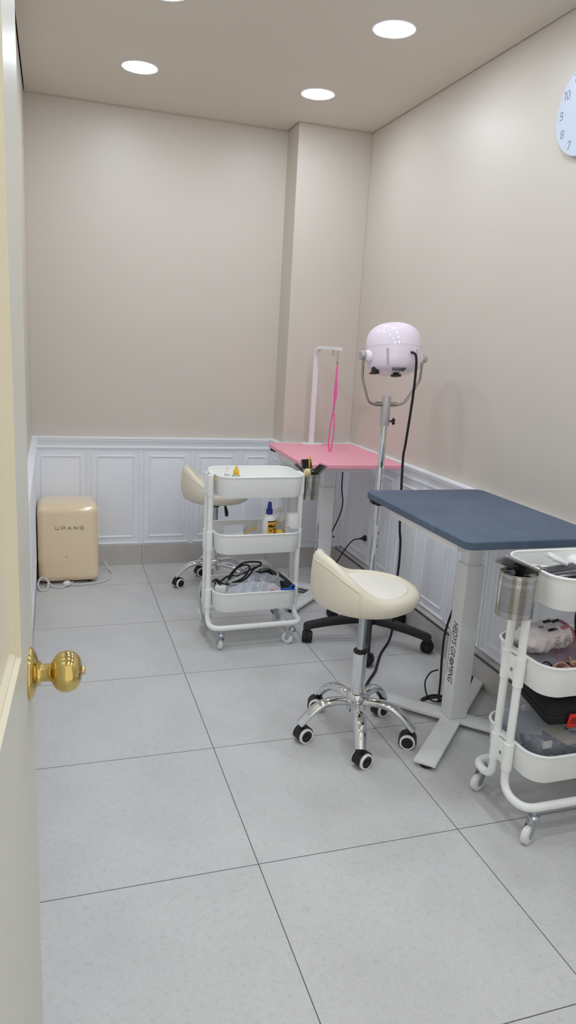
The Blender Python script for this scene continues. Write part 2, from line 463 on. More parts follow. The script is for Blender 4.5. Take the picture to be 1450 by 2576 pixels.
# moulding stepping down into the recess, then the raised field
rings = []
for d, e in ((0, 0.0005), (.003, .006), (.006, .0065), (.011, .0125), (.02, .0135), (.07, .0145), (.085, .010)):
    rings.append([(u0+d, e, w0+d), (u1-d, e, w0+d), (u1-d, e, w1-d), (u0+d, e, w1-d)])
loops(bm, rings, False, True)
rings = [[(u0, DT-.001, w0), (u1, DT-.001, w0), (u1, DT-.001, w1), (u0, DT-.001, w1)]]
loops(bm, rings+[[(x, y-.004, z) for x, y, z in rings[0]]], True, True)
bmesh.ops.recalc_face_normals(bm, faces=bm.faces[:])
finish('door_panel', bm, 'doorpan_warmlit', door, smooth=False)
bm = BM()
K = Vector((.748, 0, .879))
def kl(prof, n=72): add_lathe(bm, [(r, z*.86) for r, z in prof], n, frame_to(K, (0, -1, 0)), True, True)
kl([(.036, 0), (.0365, .002), (.035, .005), (.028, .0085), (.0195, .0125), (.0175, .013), (.0165, .017), (.0125, .018)])
kl([(.0125, .016), (.0125, .031), (.0145, .033), (.0175, .0355), (.018, .038)]+[(.0287*math.cos(q)**.8, 0.0555+.0245*math.copysign(abs(math.sin(q))**.9, math.sin(q))) for q in [R_(-58+i*142/26) for i in range(26)]]+[(.0055, .077)])
kl([(.0055, .078), (.006, .079), (.006, .083), (.0045, .0845)], 20)
finish('door_knob', bm, 'brass', door, ang=55)

# ------------------------------------------------------------------ recessed ceiling lights
def ceiling_light(x, y, label, group=None, first=[None]):
    if first[0] is None:
        t = thing('ceiling_light', label, 'ceiling light', (x, y, H), 0, group)
        bm = BM(); add_lathe(bm, [(.070, -.001), (.0712, -.003), (.081, -.0035), (.084, 0.0)], 48, None, False, False)
        finish('frame', bm, 'plastic', t)
        bm = BM(); add_lathe(bm, [(.0705, -.001), (.0705, -.0040), (.066, -.0052), (.052, -.0062), (.030, -.0070), (.001, -.0072)], 48, None, True, True); bmesh.ops.recalc_face_normals(bm, faces=bm.faces[:]); finish('diffuser', bm, 'lamp', t, ang=80)
        first[0] = t; return t
    s = first[0]; t = s.copy(); COL.objects.link(t); t.location = (x, y, H); t['label'] = label
    for ch in s.children:
        c = ch.copy(); COL.objects.link(c); c.parent = t
    if group: t['group'] = group
    return t
G = 'recessed downlights in the ceiling'
ceiling_light(.741, .063, 'largest fully visible round ceiling light, near the right wall', G)
ceiling_light(-.099, .91, 'round ceiling light on the left, above the beige mini fridge', G)
ceiling_light(.730, .866, 'round ceiling light nearest the column in the back corner', G)
ceiling_light(-.095, .12, 'round ceiling light cut off by the top edge of the picture', G)
for y in (-.74, -1.55, -2.3):
    for x in (-.095, .735):
        ceiling_light(x, y, 'round ceiling light nearer the doorway, outside the picture', G)

# ------------------------------------------------------------------ wall clock
t = thing('wall_clock', 'round white wall clock with thin numerals high on the right wall', 'clock', (XR, -.495, 2.162), 0)
CR = .1497
bm = BM(); add_lathe(bm, [(CR-.02, 0), (CR-.02, .012), (CR, .013), (CR+.0005, .016), (CR-.0015, .0185)], 72, frame_to((0, 0, 0), (-1, 0, 0)))
finish('clock_face', bm, 'clock', t)
def seg_digit(ch):
    w, h, c = .5, 1.0, .13
    rr = lambda x0, y0, x1, y1: [(x0+c, y0), (x1-c, y0), (x1, y0+c), (x1, y1-c), (x1-c, y1), (x0+c, y1), (x0, y1-c), (x0, y0+c), (x0+c, y0)]
    return {'0': [rr(0, 0, w, h)], '1': [[(.05, .85), (.28, 1.0), (.28, 0)]],
            '2': [[(0, .88), (c, 1), (w-c, 1), (w, .88), (w, .62), (0, 0), (w, 0)]],
            '3': [[(0, 1), (w, 1), (.22, .58), (w-c, .58), (w, .45), (w, c), (w-c, 0), (c, 0), (0, c)]],
            '4': [[(.35, 1), (0, .3), (w, .3)], [(.35, .55), (.35, 0)]],
            '5': [[(w, 1), (.04, 1), (0, .55), (w-c, .55), (w, .43), (w, c), (w-c, 0), (c, 0), (0, c)]],
            '6': [[(w, .88), (w-c, 1), (c, 1), (0, .87), (0, c), (c, 0), (w-c, 0), (w, c), (w, .42), (w-c, .54), (0, .54)]],
            '7': [[(0, .9), (0, 1), (w, 1), (.12, 0)]], '8': [rr(0, .5, w, h), rr(0, 0, w, .5)],
            '9': [[(0, .12), (c, 0), (w-c, 0), (w, c), (w, .87), (w-c, 1), (c, 1), (0, .87), (0, .58), (c, .46), (w, .46)]]}[ch]
for hnum in range(1, 13):
    bm = BM()
    a = PI/2-hnum*PI/6; s = str(hnum); rad = .123; sz = .026
    wid = (.5*len(s)+.18*(len(s)-1))*sz
    px, pz = rad*math.cos(a), rad*math.sin(a)
    for i, ch in enumerate(s):
        ox = px-wid/2+i*.66*sz; oz = pz-sz/2
        pl = [[(ox+x*sz, oz+y*sz) for x, y in p] for p in seg_digit(ch)]
        strokes(bm, pl, .0016, .0006, basis((-.0185, 0, 0), (0, -1, 0), (0, 0, 1)))
    finish('numeral', bm, 'clockink', t, smooth=False)
bm = BM()
strokes(bm, [[(0, -.015), (.052, .045)]], .005, .001, basis((-.0195, 0, 0), (0, -1, 0), (0, 0, 1)))
strokes(bm, [[(0, -.02), (.025, .092)]], .0035, .001, basis((-.0208, 0, 0), (0, -1, 0), (0, 0, 1)))
add_lathe(bm, [(.006, .018), (.006, .023)], 16, frame_to((0, 0, 0), (-1, 0, 0)))
finish('hands', bm, 'clockink', t, smooth=False)

# ------------------------------------------------------------------ mini fridge with its cable
FX, FY, FW, FD, FZ0, FZ1 = -.429, 1.342, .317, .305, .012, .437
t = thing('mini_fridge', 'glossy beige mini fridge on the floor in the back left corner', 'fridge', (FX, FY, 0), 0)
def softbox(bm, lx, ly, z0, z1, r, n=7, k=7):
    rings = []
    for i in range(n+1):
        a = -PI/2+PI/2*i/n; rings.append((r*(1-math.cos(a)), z0+r+r*math.sin(a)))
    for i in range(n+1):
        a = PI/2*i/n; rings.append((r*(1-math.cos(a)), z1-r+r*math.sin(a)))
    loops(bm, [rrect(lx-2*d, ly-2*d, max(r-d, .004), k, 0, 0, z) for d, z in rings])
def shell(bm, lx, y0, y1, z0, z1, r):
    # rounded box extruded along y with softly rounded front
    n0 = mark(bm)
    softbox(bm, lx, z1-z0, 0, y1-y0, r)
    xform(bm, n0, basis((0, y0, (z0+z1)/2), (1, 0, 0), (0, 0, 1)) @ Matrix.Diagonal((1, 1, -1, 1)))
    bmesh.ops.recalc_face_normals(bm, faces=bm.faces[:])
bm = BM(); shell(bm, FW, -FD/2+.05, FD/2, FZ0, FZ1, .038); finish('body', bm, 'fridge', t)
bm = BM(); softbox(bm, FW, FZ1-FZ0, 0, .075, .036)
xform(bm, 0, basis((0, -FD/2+.0, (FZ0+FZ1)/2), (1, 0, 0), (0, 0, 1)) @ Matrix.Diagonal((1, 1, -1, 1)))
bmesh.ops.recalc_face_normals(bm, faces=bm.faces[:])
dr = finish('door', bm, 'fridge', t)
bm = BM()
LET = {'U': [[(0, 1), (0, .12), (.12, 0), (.88, 0), (1, .12), (1, 1)]], 'P': [[(0, 0), (0, 1), (.88, 1), (1, .88), (1, .5), (.88, .4), (0, .4)]],
       'A': [[(0, 0), (.5, 1), (1, 0)], [(.22, .32), (.78, .32)]], 'N': [[(0, 0), (0, 1), (1, 0), (1, 1)]],
       'G': [[(1, 1), (.12, 1), (0, .88), (0, .12), (.12, 0), (1, 0), (1, .48), (.5, .48)]]}
for i, ch in enumerate('UPANG'):
    pl = [[((i*.0315)+x*.0165, y*.0155) for x, y in p] for p in LET[ch]]
    strokes(bm, pl, .0034, .0008, basis((-.494-FX, -FD/2-.0003, .3105), (1, 0, 0), (0, 0, 1)))
finish('lettering', bm, 'logo', dr, smooth=False)
bm = BM()
strokes(bm, [arc2(0, 0, .006, .003, 0, 360, 12)], .0012, .0005, basis((-.012, -FD/2-.0003, .158), (1, 0, 0), (0, 0, 1)))
finish('small_mark', bm, 'logo', dr, smooth=False)
for sx in (-1, 1):
    for sy in (-1, 1):
        bm = BM(); add_cyl(bm, (sx*.11, sy*.1, 0), (sx*.11, sy*.1, FZ0+.006), .012, 14); finish('foot', bm, 'black', t)
bm = BM()
c = [(-.225, 1.42, .05), (-.20, 1.39, .012), (-.19, 1.33, .006), (-.215, 1.24, .005), (-.27, 1.185, .006), (-.36, 1.165, .006), (-.43, 1.165, .012)]
c = [(x-FX, y-FY, z) for x, y, z in c]
add_tube(bm, spline(c, 8), .0042, 8)
c = [(-.43, 1.155, .012), (-.475, 1.13, .006), (-.515, 1.15, .008), (-.55, 1.172, .045), (-.578, 1.165, .05), (-.588, 1.14, .02), (-.575, 1.095, .006), (-.55, 1.095, .006), (-.538, 1.14, .012), (-.545, 1.176, .04), (-.585, 1.178, .032), (-.586, 1.2, .01)]
c = [(x-FX, y-FY, z) for x, y, z in c]
add_tube(bm, spline(c, 8), .0042, 8)
cab = finish('cable', bm, 'wcable', t)
bm = BM()
add_lathe(bm, [(.007, 0), (.012, .006), (.0145, .02), (.013, .032), (.006, .036)], 18, frame_to((-.46-FX, 1.158-FY, .016), (1, .1, .05)))
add_cyl(bm, (-.425-FX, 1.165-FY, .014), (-.425-FX+.018, 1.165-FY-.004, .012), .0024, 8); add_cyl(bm, (-.425-FX, 1.165-FY, .022), (-.425-FX+.018, 1.165-FY-.004, .022), .0024, 8)
finish('plug', bm, 'plastic', cab)

R_ = math.radians
# ------------------------------------------------------------------ utility trolleys
def tray(lx, ly, r, z0, z1):
    bm = BM(); tp = .007; th = .0014
    loops(bm, [rrect(lx-2*tp-.006, ly-2*tp-.006, r-tp-.003, 8, 0, 0, z0), rrect(lx-2*tp, ly-2*tp, r-tp, 8, 0, 0, z0+.004), rrect(lx, ly, r, 8, 0, 0, z1),
               rrect(lx-2*th, ly-2*th, r-th, 8, 0, 0, z1), rrect(lx-2*tp-2*th, ly-2*tp-2*th, r-tp-th, 8, 0, 0, z0+.006), rrect(lx-2*tp-.01, ly-2*tp-.01, r-tp-.005, 8, 0, 0, z0+.0035)])
    add_tube(bm, [Vector(p) for p in rrect(lx+.002, ly+.002, r+.001, 10, 0, 0, z1)], .0042, 8, True, up=(0, 0, 1))
    return bm
TLY, TR = .265, .062
TZ = [(.690, .782), (.440, .528), (.176, .262)]
def make_trolley(name, label, loc, rz=0, TLX=.405, fold=(1, 1, 1, 1), trail=((0, 1),)*4):
    t = thing(name, label, 'trolley', loc, rz)
    for z0, z1 in TZ: finish('tray', tray(TLX, TLY, TR, z0, z1), 'white', t)
    ex, sy0, yb = TLX/2+.0145, .031, .128
    for s in (-1, 1):
        pts = [(-ex, s*sy0, .755), (-ex, s*sy0, .105), (-ex, s*yb, .105), (0, s*yb, .105)]
        path = [pts[0]] + fillet(pts, .07, 8)[1:-1]
        pts2 = [(0, s*yb, .105), (ex, s*yb, .105), (ex, s*sy0, .105), (ex, s*sy0, .755)]
        path2 = fillet(pts2, .07, 8)
        bm = BM(); add_tube(bm, path+[Vector((0, s*yb, .105))]+path2[1:], .0122, 14)
        finish('tube_frame', bm, 'white', t)
        bm = BM(); add_lathe(bm, [(.01245, -.0006), (.01265, 0), (.01245, .0006)], 16, frame_to((0, s*yb, .105), (1, 0, 0))); finish('tube_joint', bm, 'alu', t)
    for sx in (-1, 1):
        for z0, z1 in TZ:
            bm = BM()
            for s in (-1, 1):
                add_cyl(bm, (sx*ex, s*sy0, z0-.006), (sx*ex, s*sy0, z1-.004), .0152, 18, bev=.002)
            box2(bm, (sx*(ex-.013), -sy0, z0+.004), (sx*(ex+.0035), sy0, z1-.012), .003)
            box2(bm, (sx*(ex-.0135), -sy0-.012, z1-.006), (sx*(ex+.004), sy0+.012, z1+.003), .003)
            b = finish('bracket', bm, 'white', t)
            bm = BM(); add_lathe(bm, [(.0055, 0), (.0055, .0015), (.0025, .0025)], 14, frame_to((sx*(ex+.0035), 0, (z0+z1)/2-.01), (sx, 0, 0)))
            finish('screw', bm, 'screw', b)
    i = 0
    for sx in (-1, 1):
        for s in (-1, 1):
            tx, ty = trail[i]; i += 1
            bx, by = sx*(TLX/2-.026), s*yb
            d = Vector((tx, ty, 0)).normalized(); n = Vector((-d.y, d.x, 0)); o = Vector((bx, by, 0)); off = .026
            bm = BM()
            add_cyl(bm, (bx, by, .076), (bx, by, .098), .007, 12)
            add_lathe(bm, [(.010, .066), (.0165, .068), (.0175, .072), (.0165, .078), (.012, .081), (.008, .083)], 20, Matrix.Translation((bx, by, 0)))
            ax = o+d*off*.8+Vector((0, 0, .027))
            for q in (-1, 1):
                off_n = n*q*.0125
                P_ = [o+off_n+d*(-.012)+Vector((0, 0, .069)), o+off_n+d*.018+Vector((0, 0, .069)), o+off_n+d*.024+Vector((0, 0, .05)), ax+off_n+d*.009+Vector((0, 0, .002)), ax+off_n+d*.006-Vector((0, 0, .007)), ax+off_n-d*.006-Vector((0, 0, .006)), ax+off_n-d*.009, o+off_n+d*(.002)+Vector((0, 0, .05)), o+off_n-d*.012+Vector((0, 0, .058))]
                loops(bm, [[p-n*.0009 for p in P_], [p+n*.0009 for p in P_]])
            add_cyl(bm, ax-n*.015, ax+n*.015, .004, 12)
            bmesh.ops.recalc_face_normals(bm, faces=bm.faces[:])
            c = finish('caster', bm, 'zinc', t)
            bm = BM()
            add_lathe(bm, [(.008, -.0105), (.020, -.0105), (.0225, -.0085), (.0262, -.0075), (.0268, -.003), (.0258, 0), (.0268, .003), (.0262, .0075), (.0225, .0085), (.020, .0105), (.008, .0105)], 32, frame_to(ax, n))
            finish('wheel', bm, 'plastic', c)
    return t
T1 = Vector((.356, .326, 0)); T2 = Vector((.958, -1.112, 0))
make_trolley('utility_trolley', 'white three tier trolley between the two stools, with the bottles', T1, R_(2.2), TLX=.388, trail=((.05, 1), (-.5, 1), (-.72, .69), (.8, .4)))
make_trolley('utility_trolley', 'white three tier trolley under the navy table, cut off at the right edge', T2, 0, trail=((-.92, -.38), (-.9, -.25), (-1, .2), (-.6, -.8)))

# ------------------------------------------------------------------ perforated canisters
def canister(label, loc, r, h, hook):
    t = thing('steel_canister', label, 'canister', loc, 0)
    bm = BM(); add_lathe(bm, [(r, 0.001), (r, h)], 56, None, False, False); finish('perforated_wall', bm, 'perf', t)
    bm = BM(); add_lathe(bm, [(r-.002, 0), (r, .0015), (r, .004)], 40, None, True, False); finish('base', bm, 'steel', t)
    bm = BM(); add_tube(bm, [(r*math.cos(a), r*math.sin(a), h) for a in [2*PI*i/40 for i in range(40)]], .0018, 8, True, up=(0, 0, 1))
    finish('rim', bm, 'steel', t)
    bm = BM()
    hx, hy = hook; d = Vector((hx, hy, 0)).normalized(); n = Vector((-d.y, d.x, 0))
    a = d*(r+.001)
    for s in (-1, 1):
        pts = [a+n*.012*s+Vector((0, 0, h-.035)), a+n*.012*s+Vector((0, 0, h+.009)), a+n*.012*s+d*.026+Vector((0, 0, h+.012)), a+n*.012*s+d*.026+Vector((0, 0, h-.02))]
        add_tube(bm, fillet(pts, .006, 4), .0014, 8)
    add_tube(bm, [a+n*.012+d*.026+Vector((0, 0, h-.02)), a-n*.012+d*.026+Vector((0, 0, h-.02))], .0014, 8)
    finish('wire_hook', bm, 'steel', t)
    return t
C1 = Vector((.620, .338, .655)); C2 = Vector((.692, -1.148, .656))
canister('perforated steel canister hooked on the trolley by the pink table, full of brushes', C1, .0425, .115, (-1, 0))
canister('larger perforated steel canister under the front corner of the navy table', C2, .0495, .122, (1, 0))

# slicker brushes
def brush(name, label, base, head, up_, w, l, handle_mat='black', plate='brushmetal', bristle=True, back_mat=None, hl=.07):
    # base: point where handle goes down, head: centre of head plate; up_: bristle side normal
    base, head, up_ = Vector(base), Vector(head), Vector(up_).normalized()
    t = thing(name, label, 'brush', base, 0)
    b0 = Vector((0, 0, 0)); hd = head-base
    bm = BM(); add_tube(bm, spline([b0-Vector((0, 0, hl))+hd*(-.1), b0, hd*.55, hd*.97-up_*.002], 6), lambda s: .0075-.002*s, 10)
    finish('handle', bm, handle_mat, t)
    ax = (hd-up_*hd.dot(up_)).normalized(); sd = up_.cross(ax)
    Mx = Matrix(((ax.x, sd.x, up_.x, hd.x), (ax.y, sd.y, up_.y, hd.y), (ax.z, sd.z, up_.z, hd.z), (0, 0, 0, 1)))
    bm = BM()
    loops(bm, [rrect(l, w, .004, 3, 0, 0, -.002), rrect(l, w, .004, 3, 0, 0, .001)]); 
    # turned-up rim
    for s in (-1, 1): add_box(bm, (0, s*(w/2-.0008), .003), (l*.96, .0016, .005))
    for v in bm.verts: v.co = v.co+Vector((0, 0, -.010*(2*v.co.x/l)**2 if False else 0))
    xform(bm, 0, Mx); finish('head_plate', bm, plate, t, smooth=False)
    if bristle:
        bm = BM(); box = loops(bm, [rrect(l*.9, w*.86, .003, 3, 0, 0, .001), rrect(l*.9, w*.86, .003, 3, 0, 0, .003)])
        xform(bm, 0, Mx); finish('pad', bm, 'black', t, smooth=False)
        bm = BM()
        nx, ny = 14, 8
        for i in range(nx):
            for j in range(ny):
                x = (i/(nx-1)-.5)*l*.86; y = (j/(ny-1)-.5)*w*.8
                p = Vector((x, y, .003)); q = p+Vector((.003, random.uniform(-.001, .001), .011))
                n0 = mark(bm); add_tube(bm, [p, q], .00033, 4)
        xform(bm, 0, Mx); finish('bristles', bm, 'steel', t, kind='stuff')
    return t
# large slicker brush resting across the near canister
def big_brush():
    t = thing('slicker_brush', 'large grey slicker brush with wire bristles across the canister mouth', 'brush', (C2.x, C2.y, C2.z+.12), 0)
    c = Vector((-.008, -.002, .020))
    ax = Vector((.88, -.10, -.36)).normalized(); upv = Vector((.28, .52, .80)); upv = (upv-ax*upv.dot(ax)).normalized(); sd = upv.cross(ax)
    Mx = Matrix(((ax.x, sd.x, upv.x, c.x), (ax.y, sd.y, upv.y, c.y), (ax.z, sd.z, upv.z, c.z), (0, 0, 0, 1)))
    L, W = .118, .05
    bm = BM(); loops(bm, [rrect(L-.004, W-.004, .004, 4, 0, 0, -.0025), rrect(L, W, .005, 4, 0, 0, -.001), rrect(L, W, .005, 4, 0, 0, .004), rrect(L-.004, W-.004, .004, 4, 0, 0, .004), rrect(L-.004, W-.004, .004, 4, 0, 0, .001)])
    xform(bm, 0, Mx); finish('head_plate', bm, 'brushmetal', t, ang=30)
    bm = BM(); loops(bm, [rrect(L*.93, W*.88, .003, 3, 0, 0, .0012), rrect(L*.93, W*.88, .003, 3, 0, 0, .0032)]); xform(bm, 0, Mx); finish('pad', bm, 'black', t, smooth=False)
    bm = BM()
    for i in range(20):
        for j in range(9):
            x = (i/19-.5)*L*.88; y = (j/8-.5)*W*.8
            p = Vector((x, y, .003)); q = p+Vector((.001, .003, .012)); r_ = q+Vector((.004, 0, .003))
            add_tube(bm, [p, q, r_], .00038, 4)
    xform(bm, 0, Mx); finish('bristles', bm, 'chrome', t, kind='stuff')
    bm = BM(); h0 = Mx @ Vector((.0, 0, -.002))
    add_tube(bm, spline([h0, h0+Vector((.012, .004, -.018)), Vector((.012, .008, -.05)), Vector((.015, .012, -.105))], 6), lambda s: .0125-.003*s, 14); finish('handle', bm, 'black', t)
    bm = BM(); add_prism(bm, [(-.02, -.016), (.016, -.016), (.016, -.006), (-.02, -.006)], -.0034, -.0024, Mx); finish('plate_badge', bm, 'ink', t, smooth=False)
    return t
big_brush()
def small_slicker(label, dx, dy, tilt, ang, z=.128):
    b = Vector((C1.x+dx, C1.y+dy, C1.z+z-.03))
    dirv = Vector((math.cos(ang)*math.sin(tilt), math.sin(ang)*math.sin(tilt), math.cos(tilt)))
    head = b+dirv*.060
    upn = Vector((-math.cos(ang)*math.cos(tilt), -math.sin(ang)*math.cos(tilt), math.sin(tilt)))
    return brush('slicker_brush', label, b, head, upn, .056, .046, bristle=True, hl=.06)
GB = 'slicker brushes in the canister by the pink table'
for (lab, dx, dy, tl, an) in (('small slicker brush fanned out to the left over the canister rim', -.012, .006, .85, 2.75),
                              ('middle small slicker brush standing upright in the brush canister', -.004, .016, .35, 1.9),
                              ('small slicker brush leaning right towards the pink table edge', .010, .008, .9, .25)):
    o = small_slicker(lab, dx, dy, tl, an); o['group'] = GB
bm = BM(); a = Vector((.004, .024, .05)); add_tube(bm, [a, a+Vector((.0, .014, .125)), a+Vector((.004, .016, .142))], lambda s: .0058-.0025*s, 12)
o = finish('yellow_brush_handle', bm, 'yellow', ); o.location = C1; tag(o, 'yellow handle tip sticking up behind the small slicker brushes', 'tool')
bm = BM(); add_lathe(bm, [(.004, -.07), (.008, 0), (.0135, .012), (.0145, .024), (.0125, .034), (.006, .040), (.0015, .041)], 20, frame_to((-.022, -.010, .104), (-.1, -.42, .5)) @ Matrix.Scale(1.2, 4))
o = finish('wooden_handle', bm, 'wood'); o.location = C1; tag(o, 'rounded pale wooden brush handle end in the brush canister', 'tool')
t = thing('grooming_scissors', 'black finger loops of scissors at the right of the brush canister', 'scissors', C1, 0)
for s in (-1, 1):
    bm = BM(); cx = .017+s*.0095
    add_tube(bm, [(cx+.008*math.cos(2*PI*i/20), -.012+.003*math.sin(2*PI*i/20)*s, .128+.0105*math.sin(2*PI*i/20)) for i in range(20)], .0024, 8, True, up=(0, 1, 0))
    add_cyl(bm, (cx-s*.003, -.012, .114), (.017-s*.003, -.008, .03), .003, 8)
    finish('finger_loop', bm, 'black', t)
t = thing('hair_clipper_combs', 'black clip heads bunched in front of the scissors loops', 'clips', C1, 0)
bm = BM()
for i in range(4):
    add_box(bm, (-.002+i*.006, -.026+(i % 2)*.004, .108+(i*7 % 5)*.0018), (.0045, .012, .034), .001, Euler((.2*(i-1.5), .15*(i-2), i)))
finish('clip_head', bm, 'black', t)

t = thing('dark_brush_bundle', 'dark brush handles packed inside the larger perforated canister', 'brushes', C2, 0)
for (x, y, r, h) in ((-.018, .012, .017, .112), (.016, .016, .016, .105), (.004, -.018, .018, .108), (-.020, -.016, .011, .10), (.025, -.010, .010, .112)):
    bm = BM(); add_cyl(bm, (x*.7, y*.7, .004), (x, y, h), r, 14, bev=.004); finish('handle', bm, 'black', t)
t = thing('dark_brush_bundle', 'dark brush handles packed inside the canister by the pink table', 'brushes', C1, 0)
for (x, y, r, h) in ((-.014, .010, .013, .098), (.014, .012, .013, .10), (.002, -.016, .014, .098), (.022, -.008, .009, .096)):
    bm = BM(); add_cyl(bm, (x*.7, y*.7, .004), (x, y, h), r, 14, bev=.004); finish('handle', bm, 'black', t)
# ------------------------------------------------------------------ saddle stools
def seat_rings(nth=96):
    front = [(.001, .492), (.10, .492), (.150, .497), (.172, .510), (.184, .530), (.186, .541), (.183, .552), (.176, .5605), (.165, .5655), (.157, .567), (.150, .565), (.1445, .5605), (.1425, .5570), (.1395, .5600), (.10, .5635), (.001, .5645)]
    back = [(.001, .492), (.10, .492), (.150, .497), (.176, .512), (.188, .545), (.190, .590), (.187, .640), (.181, .668), (.170, .680), (.157, .679), (.147, .664), (.140, .630), (.127, .588), (.118, .567), (.08, .5635), (.001, .5645)]
    R = []
    for i in range(nth):
        th = 2*PI*i/nth; a = abs(math.degrees(math.atan2(math.sin(th), math.cos(th))))
        w = max(0, min(1, (a-84)/84)); w = w*w*(3-2*w)
        w2 = max(0, min(1, (a-76)/70)); w2 = w2*w2*(3-2*w2)
        col = []
        for k, ((rf, zf), (rb, zb)) in enumerate(zip(front, back)):
            wr = w2 if k >= 8 else w
            col.append(((rf+(rb-rf)*wr)*math.cos(th), (rf+(rb-rf)*wr)*math.sin(th)*.985, zf+(zb-zf)*w))
        R.append((a, col))
    return R
def make_stool(label, loc, rz, base_rot, cast_dirs, lever_ang):
    t = thing('saddle_stool', label, 'stool', loc, rz)
    R = seat_rings(); n = len(R); SEAM = 116
    for part, cond in (('seat', lambda a, k: (a <= SEAM or k < 2) and k < 13), ('seat_inlay', lambda a, k: k >= 13), ('backrest', lambda a, k: a > SEAM and 2 <= k < 13)):
        bm = BM(); V = {}
        def gv(i, k):
            if (i, k) not in V: V[(i, k)] = bm.verts.new(R[i][1][k])
            return V[(i, k)]
        for i in range(n):
            j = (i+1) % n; a = max(R[i][0], R[j][0])
            for k in range(len(R[0][1])-1):
                if cond(a, k): bm.faces.new((gv(i, k), gv(j, k), gv(j, k+1), gv(i, k+1)))
        o = finish(part, bm, 'inlay' if part == 'seat_inlay' else 'cream', t, ang=60)
        if part == 'backrest':
            bm = BM()
            for sg in (1, -1):
                i = min(range(n), key=lambda q: abs(math.degrees(math.atan2(R[q][1][4][1], R[q][1][4][0]))*sg-SEAM))
                pts = [Vector(p) for p in R[i][1][2:14]]
                cen = Vector((0, 0, .54))
                add_tube(bm, spline([p+(p-cen).normalized()*.0004 for p in pts], 4), .0019, 6)
            crest = [Vector(c[6])*1.001 for a, c in R if a > SEAM]
            crest2 = [Vector(c[7]) for a, c in R if a > SEAM]
            add_tube(bm, [(p+q)/2*1.003 for p, q in zip(crest, crest2)], .0014, 6)
            finish('piping', bm, 'cream', o)
        elif part == 'seat':
            bm = BM(); V = []
            for i in range(n): V.append(Vector(R[i][1][13])+Vector((0, 0, -.0003)))
            bmesh_ring = [p for p in V]
            add_tube(bm, bmesh_ring, .0009, 6, True, up=(0, 0, 1)); finish('seat_inlay_seam', bm, 'cream', o)
    bm = BM(); add_box(bm, (0, 0, .488), (.13, .10, .012), .003); add_cyl(bm, (0, 0, .46), (0, 0, .49), .021, 20); finish('seat_plate', bm, 'black', t)
    bm = BM(); add_cyl(bm, (0, 0, .30), (0, 0, .482), .0142, 24); finish('gas_piston', bm, 'zinc', t)
    bm = BM(); add_lathe(bm, [(.0235, .150), (.0238, .30), (.0242, .303), (.0242, .316), (.0225, .318)], 32); finish('gas_cylinder', bm, 'chrome', t)
    bm = BM(); add_lathe(bm, [(.0235, .317), (.0247, .319), (.0247, .326), (.021, .329), (.015, .329)], 28); finish('collar_ring', bm, 'black', t)
    bm = BM(); add_lathe(bm, [(.026, .098), (.033, .102), (.034, .140), (.040, .148), (.041, .158), (.035, .168), (.025, .172)], 36); finish('hub', bm, 'chrome', t)
    ca, sa = math.cos(lever_ang), math.sin(lever_ang)
    bm = BM()
    add_tube(bm, [(.02*ca, .02*sa, .482), (.045*ca, .045*sa, .478), (.052*ca, .052*sa, .462)], .004, 8)
    add_tube(bm, spline([(.050*ca, .050*sa, .470), (.056*ca, .056*sa, .445), (.060*ca, .060*sa, .425), (.061*ca, .061*sa, .408)], 5), lambda s: .0062+.0065*math.sin(PI*min(1, s*.8)), 12, sx=1.35, sy=.8, up=(-sa, ca, 0)); finish('lever', bm, 'black', t)
    for k in range(5):
        a = base_rot-rz+k*2*PI/5; d = Vector((math.cos(a), math.sin(a), 0)); Z = Vector((0, 0, 1))
        pts = spline([d*.022+Z*.134, d*.075+Z*.141, d*.125+Z*.134, d*.165+Z*.110, d*.190+Z*.084, d*.208+Z*.066], 6)
        bm = BM(); add_tube(bm, pts, lambda s: .0175-.001*s+.003*math.sin(PI*s), 16, sx=1.1, sy=.74, up=(-d.y, d.x, 0))
        finish('leg', bm, 'chrome', t)
        cd = cast_dirs[k]-rz; w = Vector((math.cos(cd), math.sin(cd), 0)); nrm = Vector((-w.y, w.x, 0)); o0 = d*.203
        bm = BM(); add_cyl(bm, o0+Z*.054, o0+Z*.070, .010, 14)
        wc = o0+w*.012+Z*.027
        # hood: arched cover over the twin wheels
        arc = []
        for i in range(15):
            b = math.radians(-25+i*15.5); arc.append((math.cos(b)*.0315, math.sin(b)*.0315))
        outer = arc; inner = [(x*.86, y*.86) for x, y in reversed(arc)]
        poly = outer+inner
        loops(bm, [[wc+w*x+Z*y+nrm*(-.017) for x, y in poly], [wc+w*x+Z*y+nrm*.017 for x, y in poly]])
        add_box(bm, wc, (.020, .052, .006), 0, Matrix((w, nrm, Z)).transposed())
        bmesh.ops.recalc_face_normals(bm, faces=bm.faces[:])
        add_cyl(bm, wc-nrm*.0235, wc+nrm*.0235, .0205, 24)
        c = finish('caster', bm, 'black', t)
        bm = BM()
        for s in (-1, 1):
            add_lathe(bm, [(.0205, .0005), (.0262, .0015), (.0270, .004), (.0270, .010), (.0255, .0125), (.0205, .0125)], 32, frame_to(wc+nrm*s*.0125, nrm*s), False, False)
        finish('wheel_rim', bm, 'plastic', c)
    return t
R_ = math.radians
make_stool('cream saddle stool in the foreground beside the navy table column', (.503, -.598, 0), R_(-3), R_(180),
           [R_(15), R_(20), R_(150), R_(200), R_(160)], R_(75))
make_stool('cream saddle stool behind the white trolley, near the back wall', (.338, 1.035, 0), R_(-5), R_(176),
           [R_(28), R_(120), R_(150), R_(0), R_(15)], R_(-5))

